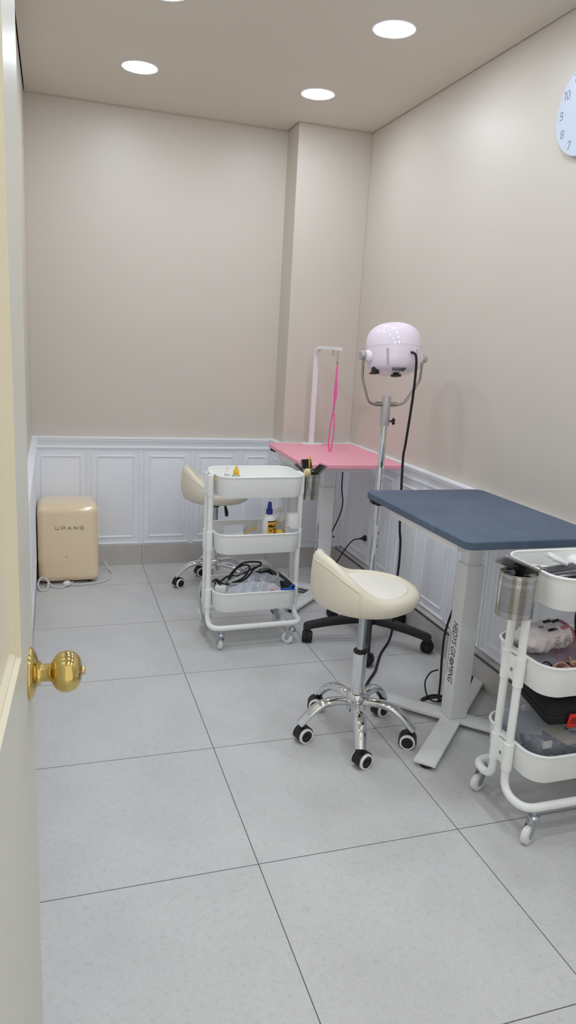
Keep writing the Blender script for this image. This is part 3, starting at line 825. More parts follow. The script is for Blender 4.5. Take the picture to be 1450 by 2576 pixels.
# ------------------------------------------------------------------ grooming tables
def make_table(name, label, loc, rz, top_mat, lx, ly, ztop, colxy, thick=.026, fcx=0., fw=.46):
    t = thing(name, label, 'table', loc, rz)
    bm = BM(); add_slab(bm, lx, ly, .035, ztop-thick, ztop, .003, n=8); finish('tabletop', bm, top_mat, t)
    cx, cy = colxy
    bm = BM(); add_box(bm, (fcx, cy, ztop-thick-.0165), (fw, .47, .037), .003)
    finish('support_frame', bm, 'tablewhite', t)
    zc = ztop-.178
    bm = BM(); add_box(bm, (cx, cy, (zc+ztop-thick)/2-.01), (.057, .053, ztop-thick-zc+.02), .004); finish('inner_column', bm, 'tablewhite', t)
    bm = BM(); add_box(bm, (cx, cy, (zc+.030)/2), (.073, .070, zc-.030), .005, seg=3); oc = finish('outer_column', bm, 'tablewhite', t)
    # lettering on the left face, read downwards
    fx = cx-.0366
    text_obj('lettering', 'HEDYS GR', .043, 'ink', oc, basis((fx, cy-.004, .338), (0, 0, -1), (0, -1, 0)), shear=.25, sx=.66)
    text_obj('lettering', 'MING', .043, 'ink', oc, basis((fx, cy-.004, .2045), (0, 0, -1), (0, -1, 0)), shear=.25, sx=.66)
    bm = BM(); strokes(bm, [arc2(0, 0, .012, .012, 0, 360, 20)], .003, .0005, basis((fx, cy-.004, .2525), (0, 0, -1), (0, -1, 0)))
    for a in (50, 90, 130, 170, 10): 
        strokes(bm, [[(0.0055*math.cos(R_(a)), .0055*math.sin(R_(a))-.001), (0.007*math.cos(R_(a)), .007*math.sin(R_(a))-.001)]], .003, .0005, basis((fx, cy-.004, .2525), (0, 0, -1), (0, -1, 0)))
    strokes(bm, [[(-.002, -.004), (.002, -.004)]], .005, .0005, basis((fx, cy-.004, .2525), (0, 0, -1), (0, -1, 0)))
    finish('paw_emblem', bm, 'ink', oc, smooth=False)
    bm = BM(); strokes(bm, [[(0, 0), (.17, 0)]], .0016, .0004, basis((fx, cy+.022, .36), (0, 0, -1), (0, -1, 0)))
    for i in range(13): strokes(bm, [[(.004+i*.012, .003), (.011+i*.012, .003)]], .002, .0004, basis((fx, cy+.022, .36), (0, 0, -1), (0, -1, 0)))
    finish('small_print', bm, 'logo', oc, smooth=False)
    for a in (45, 135):
        bm = BM(); add_box(bm, (cx, cy, .0235 if a == 45 else .0225), (.735, .074, .014 if a == 45 else .013), .003, Euler((0, 0, R_(a)-rz)))
        fb = finish('foot_bar', bm, 'tablewhite', t)
        for s in (-1, 1):
            d = Vector((math.cos(R_(a)-rz), math.sin(R_(a)-rz), 0))*s*.335
            bm = BM(); add_lathe(bm, [(.022, 0), (.024, .003), (.022, .012), (.012, .018)], 20, Matrix.Translation((cx+d.x, cy+d.y, 0))); finish('foot_pad', bm, 'black', fb)
    bm = BM(); add_box(bm, (-lx/2+.035, ly/2-.055, ztop-thick-.009), (.045, .07, .018), .004); add_box(bm, (-lx/2+.012, ly/2-.06, ztop-thick-.010), (.012, .02, .012), .003); finish('control_switch', bm, 'black', t)
    return t
NZ = .80
NT_ = make_table('grooming_table', 'navy topped adjustable grooming table on a white column by the right wall', (.925, -.552, 0), 0, 'navy', .520, .757, NZ, (-.018, -.041))
PZ = .786
PT_ = make_table('grooming_table', 'pink topped adjustable grooming table against the back corner column', (.918, .853, 0), R_(-2.0), 'pinktop', .520, .735, PZ, (-.016, -.015), .022, -.06, .36)
def cable_part(name, pts, r, parent, m='cable', n=8):
    bm = BM(); add_tube(bm, spline(pts, 8), r, n)
    o = finish(name, bm, m); mw = parent.matrix_basis.inverted(); o.data.transform(mw); o.parent = parent
    return o
bpy.context.view_layer.update()
for o in (NT_, PT_): o.matrix_basis  # evaluated below
cable_part('power_cable', [(.95, -.49, .755), (.945, -.50, .62), (.935, -.505, .48), (.906, -.505, .40), (.890, -.50, .31), (.889, -.50, .22), (.90, -.49, .12), (.91, -.475, .04), (.93, -.45, .012), (.97, -.43, .01), (.93, -.40, .008), (.87, -.42, .008), (.86, -.45, .02), (.90, -.44, .02), (.985, -.44, .02)], .0045, NT_)
cable_part('power_cable', [(.885, -.49, .165), (.865, -.47, .145), (.855, -.455, .10), (.868, -.45, .05), (.89, -.45, .018), (.93, -.46, .012), (1.0, -.50, .05), (1.025, -.51, .12), (1.015, -.52, .14), (.985, -.54, .13)], .003, NT_)
cable_part('power_cable', [(.975, .84, .755), (.985, .835, .70), (.985, .83, .60), (.997, .83, .52), (.985, .83, .45), (.955, .86, .34), (.94, .90, .26)], .0036, PT_)

# ------------------------------------------------------------------ grooming arm and leash on the pink table
AX, AY = .921, 1.185
t = thing('leash_stand', 'white bent leash stand standing on the pink table', 'leash stand', (AX, AY, PZ), 0)
bm = BM(); add_slab(bm, .118, .075, .012, 0, .006, .0015); finish('base_plate', bm, 'plastic', t)
bm = BM()
dirA = Vector((.02, -.30, 0))
pts = fillet([(0, 0, .004), (0, 0, .545), (dirA.x, dirA.y, .545)], .06, 8)
# rectangular bar section swept along the bend
rings = []
side = Vector((1, .06, 0)).normalized()
for i, p in enumerate(pts):
    p0, p1 = pts[max(i-1, 0)], pts[min(i+1, len(pts)-1)]; tg = (p1-p0).normalized(); nv = side.cross(tg).normalized()
    rings.append([p+side*a+nv*b for a, b in ((-.012, -.0085), (-.0135, -.007), (-.0135, .007), (-.012, .0085), (.012, .0085), (.0135, .007), (.0135, -.007), (.012, -.0085))])
loops(bm, rings); bmesh.ops.recalc_face_normals(bm, faces=bm.faces[:])
finish('post', bm, 'plastic', t, ang=25)
for q in (.74, .93):
    c = dirA*q; bm = BM()
    add_cyl(bm, (c.x, c.y, .530), (c.x, c.y, .538), .0025, 10)
    add_tube(bm, [(c.x+.0065*math.cos(2*PI*i/18), c.y+.002*math.cos(2*PI*i/18), .521+.011*math.sin(2*PI*i/18)) for i in range(18)], .0016, 8, True, up=(0, 1, 0))
    finish('eye_ring', bm, 'steel', t)
lc = Vector((AX+dirA.x*.93, AY+dirA.y*.93, 0))
t = thing('grooming_leash', 'hot pink nylon leash hanging from the white arm down to the pink table', 'leash', (lc.x, lc.y, PZ), 0)
bm = BM()
add_tube(bm, [(.006*math.cos(2*PI*i/16), .001, .494+.013*math.sin(2*PI*i/16)) for i in range(16)], .0015, 8, True, up=(0, 1, 0))
add_cyl(bm, (0, 0, .468), (0, 0, .482), .004, 10); add_tube(bm, [(.0065*math.cos(2*PI*i/16), 0, .462+.006*math.sin(2*PI*i/16)) for i in range(16)], .0016, 8, True, up=(0, 1, 0))
finish('snap_hook', bm, 'steel', t)
def ribbon(bm, pts, w, th, up_):
    add_tube(bm, spline(pts, 8), 1.0, 8, sx=w/2, sy=th/2, up=up_)
bm = BM()
ribbon(bm, [(0, 0, .458), (.001, 0, .40), (.004, 0, .34), (.005, 0, .30), (-.001, 0, .255), (-.003, 0, .225)], .0125, .003, (1, .2, 0))
ribbon(bm, [(0, .003, .458), (-.001, .003, .40), (-.003, .003, .33), (-.003, .003, .28), (-.004, .002, .225)], .0125, .003, (1, .6, 0))
ribbon(bm, [(-.003, 0, .225), (.004, 0, .18), (.006, 0, .11), (0, -.001, .04), (-.004, -.002, .009), (-.010, -.002, .003), (-.016, 0, .012), (-.019, .002, .06), (-.015, .002, .14), (-.007, .001, .20), (-.003, 0, .225)], .0125, .003, (.9, .6, 0))
finish('strap', bm, 'hotpink', t)
bm = BM(); add_cyl(bm, (-.003, .001, .222), (-.003, .001, .242), .0055, 12, bev=.001); finish('slide_lock', bm, 'steel', t)

# ------------------------------------------------------------------ stand dryer
DX, DY = .897, .188
t = thing('stand_dryer', 'pale pink dome stand dryer on a chrome pole between the two tables', 'hair dryer', (DX, DY, 0), 0)
for k in range(5):
    a = R_(173+72*k); d = Vector((math.cos(a), math.sin(a), 0)); Z = Vector((0, 0, 1))
    bm = BM()
    rr_ = []
    for s, z, hh, w in ((.015, .108, .022, .024), (.10, .104, .021, .022), (.20, .092, .019, .020), (.27, .080, .018, .019), (.296, .070, .022, .018), (.305, .066, .019, .015)):
        p = d*s+Z*z; n = Vector((-d.y, d.x, 0))
        rr_.append([p+n*(w*c_)+Z*(hh*s_) for c_, s_ in ((-1, -.6), (-.9, .6), (-.6, 1), (.6, 1), (.9, .6), (1, -.6), (.8, -.8), (-.8, -.8))])
    loops(bm, rr_); bmesh.ops.recalc_face_normals(bm, faces=bm.faces[:]); finish('leg', bm, 'black', t)
    w = Vector((math.cos(a+1.3), math.sin(a+1.3), 0)); n = Vector((-w.y, w.x, 0)); o0 = d*.287
    bm = BM(); add_cyl(bm, o0+Z*.048, o0+Z*.072, .009, 12)
    wc = o0+w*.01+Z*.028
    add_lathe(bm, [(.010, -.024), (.022, -.0235), (.0265, -.020), (.028, -.012), (.028, -.003), (.024, -.002), (.024, .002), (.028, .003), (.028, .012), (.0265, .020), (.022, .0235), (.010, .024)], 28, frame_to(wc, n))
    add_box(bm, wc+Z*.018, (.048, .024, .024), .004, Matrix((w, n, Z)).transposed())
    finish('caster', bm, 'blackr', t)
bm = BM(); add_lathe(bm, [(.034, .082), (.036, .088), (.036, .128), (.028, .136), (.022, .15), (.018, .15)], 28); finish('hub', bm, 'black', t)
bm = BM(); add_lathe(bm, [(.0155, .10), (.0155, 1.03)], 28); pole = finish('pole', bm, 'chrome', t)
bm = BM()
def cylpatch(bm, r, a0, a1, z0, z1, n=8):
    L = [[(r*math.cos(a0+(a1-a0)*i/n), r*math.sin(a0+(a1-a0)*i/n), z) for i in range(n+1)] for z in (z0, z1)]
    A = [bm.verts.new(p) for p in L[0]]; B = [bm.verts.new(p) for p in L[1]]
    for i in range(n): bm.faces.new((A[i], A[i+1], B[i+1], B[i]))
cylpatch(bm, .01585, R_(-105), R_(-15), .425, .562); st = finish('sticker', bm, 'labelw', t)
bm = BM()
def on_pole(polys, w):
    for pl in polys:
        for a, b in zip(pl, pl[1:]):
            for p in (a, b): pass
            pa = [(.0161*math.cos(R_(-52)+x/.0161), .0161*math.sin(R_(-52)+x/.0161), z) for x, z in (a, b)]
            add_tube(bm, pa, w/2, 6)
tri = [(-.005, .520), (.005, .520), (0, .534), (-.005, .520)]
on_pole([tri, [(-.004, .532), (.004, .516)], [(-.004, .550), (.004, .550)], [(-.003, .546), (.003, .546)], [(x, z+.492) for x, z in arc2(0, 0, .004, .005, 0, 360, 10)], [(-.004, .478), (.004, .478)],
         [(-.005, .458), (.005, .470)], [(-.005, .470), (.005, .458)], [(0, .455), (0, .473)], [(-.006, .464), (.006, .464)], [(-.005, .436), (.005, .436)], [(-.005, .432), (.004, .432)]], .0016)
finish('symbols', bm, 'ink', st)
bm = BM(); add_lathe(bm, [(.0205, 1.015), (.0212, 1.018), (.0212, 1.060)], 32, None, True, True); add_lathe(bm, [(.0206, 1.060), (.0206, 1.0625)], 32); add_lathe(bm, [(.0212, 1.0625), (.0212, 1.138), (.0195, 1.1415)], 32); finish('collar', bm, 'alu', t)
bm = BM(); add_cyl(bm, (.02, -.004, 1.035), (.033, -.006, 1.035), .004, 10)
add_lathe(bm, [(.006, 0), (.0125, .002), (.0125, .008), (.008, .010)], 6, frame_to((.032, -.006, 1.034), (1, -.3, 0)))
for i in range(5): add_cyl(bm, (.036, -.0075+.010*math.cos(i*2*PI/5), 1.034+.011*math.sin(i*2*PI/5)), (.043, -.0095+.010*math.cos(i*2*PI/5), 1.034+.011*math.sin(i*2*PI/5)), .0052, 10, bev=.001)
finish('clamp_knob', bm, 'black', t)
hx = .017   # head centre offset
KZ = 1.313
bm = BM()
for s in (-1, 1):
    e = hx+s*.1515
    pts = [(s*.018, 0, 1.108), (s*.082, 0, 1.106), (s*.138+hx, 0, 1.215), (e-s*.011, 0, 1.25), (e-s*.011, 0, KZ)]
    add_tube(bm, fillet(pts, .04, 8), .0058, 12)
    add_cyl(bm, (s*.018, 0, 1.108), (s*.054, 0, 1.108), .0105, 18, bev=.0008)
finish('yoke', bm, 'steel', t)
for s in (-1, 1):
    bm = BM(); e = hx+s*.157
    add_cyl(bm, (e, 0, KZ), (e-s*.024, 0, KZ), .0195, 28, bev=.002); finish('pivot_knob', bm, 'alu', t)
# head: lathe with squared dome profile, tilted back
TILT = Matrix.Translation((hx, 0, KZ)) @ Matrix.Rotation(R_(-11), 4, 'X')
def dome_prof(z0, z1, rr, p=2.7, n=16):
    out = []
    for i in range(n+1):
        a = PI/2*i/n; out.append((rr*math.cos(a)**(2/p), z0+(z1-z0)*math.sin(a)**(2/p)))
    return out
bm = BM(); add_lathe(bm, dome_prof(.034, .143, .121), 64, TILT, False, True); hd = finish('head_cover', bm, 'lilac', t, ang=60)
bm = BM(); add_lathe(bm, [(.070, -.074), (.098, -.062), (.112, -.048), (.1165, -.020), (.1195, .020), (.1205, .0335)], 64, TILT, True, False)
for s in (-1, 1):
    n0 = mark(bm); add_cyl(bm, (s*.112, 0, -.004), (s*.134, 0, 0), .030, 24, r2=.021, bev=.002); add_box(bm, (s*.128, 0, .012), (.016, .018, .02), .002); xform(bm, n0, TILT)
hb = finish('head_body', bm, 'lilac', t, ang=45)
bm = BM(); add_lathe(bm, [(.1203, .0335), (.1198, .0347), (.1203, .036)], 64, TILT, False, False); finish('seam', bm, 'lilacd', hb)
bm = BM()
for a in (-128, -60):
    n0 = mark(bm); c = Vector((math.cos(R_(a)), math.sin(R_(a)), 0))
    rin = loops(bm, [[c*(.1165+.0035*(zz+.02)/.054-.0)+Vector((-c.y, c.x, 0))*xx+Vector((0, 0, zz)) for xx, zz in ((-.005, .018), (-.004, -.045), (0, -.052), (.004, -.045), (.005, .018))],
                     [c*(.1185+.0035*(zz+.02)/.054)+Vector((-c.y, c.x, 0))*xx*.6+Vector((0, 0, zz)) for xx, zz in ((-.005, .016), (-.004, -.045), (0, -.050), (.004, -.045), (.005, .016))]], False, True); xform(bm, n0, TILT)
bmesh.ops.recalc_face_normals(bm, faces=bm.faces[:])
finish('side_groove', bm, 'lilacd', hb)
bm = BM()
for i in range(9):
    a = R_(-118+i*4.2); n0 = mark(bm); c = Vector((math.cos(a), math.sin(a), 0)); n = Vector((-c.y, c.x, 0))
    add_box(bm, c*.089+Vector((0, 0, -.0672)), (.026, .0026, .002), 0, Matrix((Vector((c.x*.91, c.y*.91, .41)), n, Vector((-c.x*.41, -c.y*.41, .91)))).transposed()); xform(bm, n0, TILT)
finish('vent_slots', bm, 'ink', hb, smooth=False)
bm = BM(); n0 = 0
add_lathe(bm, [(.008, -.09), (.022, -.089), (.0235, -.083), (.0225, -.081), (.013, -.0805), (.012, -.070)], 24, TILT @ Matrix.Translation((-.002, -.028, .0)), True, True); finish('dial_knob', bm, 'black', hb)
bm = BM(); n0 = 0
add_box(bm, (-.095, -.015, -.062), (.024, .03, .03), .004); add_box(bm, (-.098, -.015, -.076), (.036, .034, .008), .003); xform(bm, 0, TILT); finish('side_knob', bm, 'black', hb)
cable_part('power_cord', [(.939, .083, 1.336), (.944, .060, 1.334), (.952, .052, 1.318), (.958, .055, 1.27), (.966, .075, 1.15), (.973, .115, .95), (.972, .125, .88), (.976, .12, .72), (.985, .12, .56), (.992, .115, .50), (.990, .105, .40), (.985, .10, .33), (.984, .10, .20), (.985, .10, .09), (.975, .10, .03), (.955, .09, .007), (.89, .01, .006), (.832, -.082, .006), (.79, -.15, .006), (.72, -.235, .006), (.66, -.33, .006), (.66, -.40, .006)], .0055, t, n=10)
bm = BM(); add_lathe(bm, [(.011, 0), (.0105, .004), (.007, .008)], 18, frame_to((.937-DX, .0905-DY, 1.336), (.3, -1, .15))); finish('cord_grommet', bm, 'black', t)

# ------------------------------------------------------------------ wall outlet and plugged cord
t = thing('wall_outlet', 'white double wall outlet low on the right wall panelling', 'outlet', (XR-.0105, .945, .305), 0)
bm = BM(); add_box(bm, (-.004, 0, 0), (.009, .072, .122), .003); finish('cover_plate', bm, 'plastic', t)
for z in (.028, -.026):
    bm = BM(); add_lathe(bm, [(.021, .0082), (.0205, .0088), (.0195, .0088), (.0185, .003), (.001, .003)], 28, frame_to((0, 0, z), (-1, 0, 0)), False, True); finish('socket', bm, 'alu', t)
t = thing('plug_cord', 'black plug and cord in the lower outlet socket, running down behind the stool', 'power cord', (XR-.02, .945, .279), 0)
bm = BM(); add_lathe(bm, [(.016, -.004), (.0175, .004), (.0165, .012), (.008, .02), (.0055, .034), (.004, .036)], 20, frame_to((0, 0, 0), (-1, .05, -.05))); finish('plug', bm, 'black', t)
bm = BM(); add_tube(bm, spline([(-.034, .002, -.002), (-.08, 0, -.012), (-.14, -.03, -.06), (-.20, -.06, -.13), (-.26, -.09, -.20), (-.31, -.11, -.262), (-.36, -.10, -.275), (-.45, -.06, -.2755)], 8), .0035, 8); finish('cord', bm, 'cable', t)

# ------------------------------------------------------------------ things on the trolley by the pink table
def lab(o, l, c, g=None): return tag(o, l, c, g)
Z1, Z2, Z3 = .6935, .4435, .1795
def bottle(name, label, cat, loc, prof, m, n=28): 
    t = thing(name, label, cat, loc, 0)
    bm = BM(); add_lathe(bm, prof, n); finish('bottle', bm, m, t)
    return t
t = bottle('dropper_bottle', 'white bottle with a pointed nozzle in the top tray by the pink table', 'bottle', (.208, .246, Z1), [(.016, 0), (.0175, .003), (.0175, .070), (.015, .078), (.009, .082)], 'labelw')
bm = BM(); add_lathe(bm, [(.0115, .079), (.0118, .098), (.0085, .101), (.0055, .106), (.0022, .138), (.0010, .142)], 22); finish('nozzle_cap', bm, 'plastic', t)
bm = BM(); add_lathe(bm, [(.01765, .012), (.01765, .062)], 28, None, False, False); finish('label', bm, 'paper', t)
t = bottle('ear_care_bottle', 'squat bottle with a yellow pointed cap and yellow label', 'bottle', (.248, .248, Z1), [(.018, 0), (.0195, .003), (.0195, .083), (.017, .089), (.012, .091)], 'frost')
bm = BM(); add_lathe(bm, [(.0125, .090), (.013, .105), (.0115, .110), (.006, .117), (.0055, .126), (.002, .129)], 22); finish('cap', bm, 'yellow', t)
bm = BM(); add_lathe(bm, [(.0197, .015), (.0197, .076)], 28, None, False, False); lb = finish('label', bm, 'label', t)
text_obj('label_text', "KIT'S", .012, 'ink', lb, basis((.004, -.0203, .068), (1, .12, 0), (0, 0, 1)))
t = bottle('small_jar', 'small round jar with a cream lid at the left end of the top tray', 'jar', (.178, .262, Z1), [(.0175, 0), (.0185, .002), (.0185, .062), (.0165, .066)], 'frost')
bm = BM(); add_lathe(bm, [(.0192, .062), (.0196, .064), (.0196, .079), (.018, .081)], 28); finish('lid', bm, 'wood', t)

# middle tray
def spray():
    t = thing('detangler_spray_bottle', 'white spray bottle with a dark blue pump and orange label', 'bottle', (.413, .272, Z2), 0)
    def ov(r, z): return circ(r, 30, z, ry=r*.8)
    bm = BM(); loops(bm, [ov(.027, 0), ov(.0305, .004), ov(.0315, .03), ov(.031, .12), ov(.029, .140), ov(.022, .154), ov(.013, .160), ov(.0115, .166)]); b = finish('bottle', bm, 'plastic', t)
    bm = BM(); add_lathe(bm, [(.0145, .158), (.0150, .162), (.0150, .180), (.0105, .183), (.0095, .197), (.0075, .212), (.0055, .213)], 24); add_cyl(bm, (0, -.006, .206), (0, -.0125, .206), .004, 10); finish('pump', bm, 'blue', t)
    # wrap-round label
    bm = BM(); n = 16; a0, a1 = R_(-112), R_(-8)
    A = [bm.verts.new((.0318*math.cos(a0+(a1-a0)*i/n), .0318*.8*math.sin(a0+(a1-a0)*i/n), .012)) for i in range(n+1)]
    B = [bm.verts.new((.0316*math.cos(a0+(a1-a0)*i/n), .0316*.8*math.sin(a0+(a1-a0)*i/n), .130)) for i in range(n+1)]
    for i in range(n): bm.faces.new((A[i], A[i+1], B[i+1], B[i]))
    l = finish('label', bm, 'label', t)
    def wrap_text(s, sz, z, m, rot=0., xo=0.):
        o = text_obj('label_text', s, sz, m, l, Matrix.Rotation(rot, 4, 'Z'), ext=.0002, off=.0006)
        for v in o.data.vertices:
            x, y = v.co.x+xo, v.co.y; a = R_(-62)+x/.030
            v.co = Vector((.0323*math.cos(a), .0323*.8*math.sin(a), z+y))
    def band(z0, z1, sl=0., m='ink', e=.0320):
        bm = BM(); A = [bm.verts.new((e*math.cos(a0+(a1-a0)*i/n), e*.8*math.sin(a0+(a1-a0)*i/n), z0+sl*(i/n-.5))) for i in range(n+1)]
        B = [bm.verts.new((e*math.cos(a0+(a1-a0)*i/n), e*.8*math.sin(a0+(a1-a0)*i/n), z1+sl*(i/n-.5))) for i in range(n+1)]
        for i in range(n): bm.faces.new((A[i], A[i+1], B[i+1], B[i]))
        finish('label_band', bm, m, l)
    band(.126, .131); band(.066, .074, .018); band(.044, .064, .018, 'labelw', .03195); band(.012, .017)
    wrap_text('Mane', .021, .108, 'ink', .08); wrap_text("'n Tail", .018, .090, 'ink', .1, .002); wrap_text('Detangler', .013, .054, 'blue', .12)
    wrap_text('THE ORIGINAL', .007, .037, 'ink'); wrap_text('SHINE & DETANGLE', .0055, .028, 'ink')
    return t
spray()
t = thing('yellow_ball', 'small shiny yellow ball between the spray bottle and the white can', 'ball', (.460, .262, Z2+.070), 0)
bm = BM(); bmesh.ops.create_uvsphere(bm, u_segments=28, v_segments=18, radius=.0185); finish('ball', bm, 'yellow', t)
bm = BM(); add_lathe(bm, [(.005, .017), (.0045, .0188), (.001, .019)], 14, frame_to((0, 0, 0), (-.4, -.2, .9))); finish('ball_nub', bm, 'yellow', t)
t = thing('folded_cloth', 'grey folded cloth under the yellow ball in the middle tray', 'cloth', (.465, .278, Z2), 0)
bm = BM(); add_box(bm, (0, 0, .026), (.055, .07, .050), .012, Euler((0, 0, .3)), 3); finish('cloth_body', bm, 'lilacd', t)
t = thing('spray_can', 'white spray can with a printed label at the right end of the middle tray', 'can', (.520, .266, Z2), 0)
bm = BM(); add_lathe(bm, [(.030, 0), (.0325, .003), (.0325, .104), (.0325, .108)], 36); finish('can_body', bm, 'plastic', t)
bm = BM(); add_lathe(bm, [(.0318, .106), (.0322, .110), (.0265, .158), (.0245, .162), (.019, .1625)], 36); finish('cap', bm, 'plastic', t)
bm = BM(); cylpatch(bm, .03275, R_(-150), R_(-15), .012, .100, 14); lb = finish('label', bm, 'labelw', t)
bm = BM()
for k, (z, w) in enumerate(((.094, .7), (.088, .9), (.080, .95), (.074, .85), (.062, .95), (.055, .8), (.048, .9), (.040, .6))):
    a0 = R_(-132); a1 = a0+R_(95)*w; cylpatch(bm, .03295, a0, a1, z, z+.0016, 10)
cylpatch(bm, .03295, R_(-146), R_(-128), .098, .102, 4); cylpatch(bm, .03295, R_(-146), R_(-128), .030, .034, 4)
finish('label_text', bm, 'logo', lb)
t = thing('white_trigger_bottle', 'white bottle with a hooked trigger top behind the white spray can', 'bottle', (.500, .355, Z2), 0)
bm = BM(); add_lathe(bm, [(.022, 0), (.024, .003), (.024, .10), (.017, .125), (.011, .135)], 26); finish('bottle', bm, 'plastic', t)
bm = BM(); add_cyl(bm, (0, 0, .133), (0, 0, .15), .012, 18); add_tube(bm, spline([(.012, 0, .152), (-.005, -.002, .16), (-.025, -.004, .156), (-.04, -.006, .142)], 5), lambda s: .0095-.003*s, 12, sx=1.2, sy=.8); finish('trigger_head', bm, 'plastic', t)
# leaflet in box and zip bags
t = thing('leaflet_box', 'open white leaflet box at the left of the middle tray', 'box', (.262, .345, Z2), .0)
bm = BM(); add_box(bm, (0, 0, .03), (.10, .12, .06), .001, Euler((0, 0, -.2))); finish('carton', bm, 'paper', t, smooth=False)
bm = BM(); add_box(bm, (.0, -.03, .072), (.09, .10, .0025), .0008, Euler((.35, -.10, -.25))); finish('leaflet', bm, 'labelw', t, smooth=False)
bm = BM(); add_box(bm, (-.045, -.062, .045), (.022, .003, .022), .0005, Euler((0, .3, -.2))); finish('printed_patch', bm, 'ink', t, smooth=False)
def film(name, pts_grid, m, parent=None, th=.0008):
    nu, nv = len(pts_grid), len(pts_grid[0]); bm = BM()
    rings = []
    top = [[bm.verts.new(Vector(p)+Vector((0, 0, th))) for p in r] for r in pts_grid]; bot = [[bm.verts.new(p) for p in r] for r in pts_grid]
    for i in range(nu-1):
        for j in range(nv-1):
            bm.faces.new((top[i][j], top[i+1][j], top[i+1][j+1], top[i][j+1])); bm.faces.new((bot[i][j+1], bot[i+1][j+1], bot[i+1][j], bot[i][j]))
    for i in range(nu-1):
        bm.faces.new((bot[i][0], bot[i+1][0], top[i+1][0], top[i][0])); bm.faces.new((top[i][-1], top[i+1][-1], bot[i+1][-1], bot[i][-1]))
    for j in range(nv-1):
        bm.faces.new((top[0][j], top[0][j+1], bot[0][j+1], bot[0][j])); bm.faces.new((bot[-1][j], bot[-1][j+1], top[-1][j+1], top[-1][j]))
    bmesh.ops.recalc_face_normals(bm, faces=bm.faces[:])
    return finish(name, bm, m, parent)
def zip_bag(label, o, ax, ay, hgt, stripe):
    t = thing('zip_bag', label, 'bag', o, 0)
    ax, ay = Vector(ax), Vector(ay)
    g = []
    for i in range(13):
        row = []
        for j in range(9):
            u, v = i/12, j/8
            p = ax*u+ay*v+Vector((0, 0, hgt*math.sin(PI*u)*math.sin(PI*v)+.003*math.sin(9*u+4*v)))
            p += ay*(.006*math.sin(u*14) if j == 8 else 0)
            row.append(p)
        g.append(row)
    film('pouch', g, 'frost', t)
    bm = BM(); add_tube(bm, [g[i][2]+Vector((0, 0, .002)) for i in range(13)], .004, 6, sy=.4); finish('zip_strip', bm, 'yellow', t)
    bm = BM(); add_lathe(bm, [(.0045, 0), (.0045, .002), (.003, .003)], 12, Matrix.Translation(g[9][7]+Vector((0, 0, .001)))); finish('snap_button', bm, stripe, t)
    return t
zip_bag('clear zip pouch with a yellow strip lying beside the leaflet box', (.268, .262, Z2+.018), (.10, .045, .052), (.02, .075, .035), .02, 'lilacd')
zip_bag('clear zip pouch with a yellow strip leaning behind the yellow ball', (.425, .300, Z2+.05), (.085, .035, .062), (.0, .07, .01), .012, 'wood')

# bottom tray
t = thing('power_adapter', 'white block with a black cable at the left of the bottom tray', 'adapter', (.200, .270, Z3+.006), 0)
bm = BM(); add_box(bm, (0, 0, .047), (.050, .036, .094), .008, Euler((0, .06, -.15)), 3); finish('block', bm, 'plastic', t)
bm = BM(); add_tube(bm, spline([(0, 0, .092), (-.004, .004, .112), (-.02, .012, .118), (-.028, .03, .10)], 5), .0042, 8); finish('cable', bm, 'cable', t)
def cord(name, label, pts, r, m, cat='cord'):
    bm = BM(); add_tube(bm, spline(pts, 8), r, 8); return lab(finish(name, bm, m), label, cat)
cord('power_lead', 'looped black cord lying on top of the bottom tray', [(.182, .30, .262), (.19, .31, .285), (.215, .315, .270), (.27, .30, .272), (.33, .315, .290), (.375, .35, .320), (.415, .37, .335), (.40, .38, .345), (.33, .385, .34), (.27, .36, .30), (.255, .33, .285), (.29, .33, .335), (.335, .345, .345), (.352, .34, .330), (.325, .325, .295), (.28, .315, .276), (.24, .325, .27)], .0042, 'cable')
cord('power_lead', 'black cord running back towards the black device in the bottom tray', [(.195, .33, .255), (.25, .35, .290), (.31, .36, .290), (.37, .40, .30), (.42, .41, .315), (.46, .40, .318)], .0042, 'cable')
t = thing('grey_hose', 'light grey cord looped over the bottom tray with its plug hanging outside', 'cord', (0, 0, 0), 0)
bm = BM(); add_tube(bm, spline([(.153, .36, .075), (.140, .35, .11), (.128, .345, .16), (.121, .345, .21), (.128, .35, .255), (.150, .36, .283), (.19, .35, .275), (.24, .345, .27), (.30, .36, .295), (.37, .385, .322), (.44, .375, .325), (.485, .345, .305), (.475, .31, .283), (.42, .285, .272), (.36, .285, .272), (.30, .29, .274), (.25, .305, .268)], 8), .0058, 10); finish('cord', bm, 'gcable', t)
bm = BM(); add_lathe(bm, [(.006, .03), (.010, .02), (.0115, 0), (.0105, -.012), (.002, -.013)], 16, frame_to((.154, .36, .055), (-.3, -.2, 1))); 
for s in (-1, 1): add_cyl(bm, (.157+s*.004, .36, .043), (.162+s*.004, .362, .020), .0022, 8)
finish('plug', bm, 'gcable', t)
t = thing('black_device_case', 'long black plastic case at the right of the bottom tray', 'case', (.505, .345, Z3), 0)
bm = BM(); add_box(bm, (-.002, .005, .082), (.050, .185, .034), .005, Euler((.17, .06, .26))); add_box(bm, (-.045, .085, .097), (.022, .05, .03), .004, Euler((.16, .10, .30))); finish('case_body', bm, 'black', t)
t = thing('black_clipper', 'black clipper under the looped cord, beside the long black case', 'clipper', (.425, .385, Z3), 0)
bm = BM(); add_box(bm, (0, 0, .095), (.10, .05, .05), .012, Euler((0, -.15, .3)), 3); finish('clipper_body', bm, 'black', t)
bm = BM(); add_box(bm, (.01, -.004, .128), (.05, .022, .014), .004, Euler((0, -.15, .3))); finish('clipper_blade', bm, 'brushmetal', t)
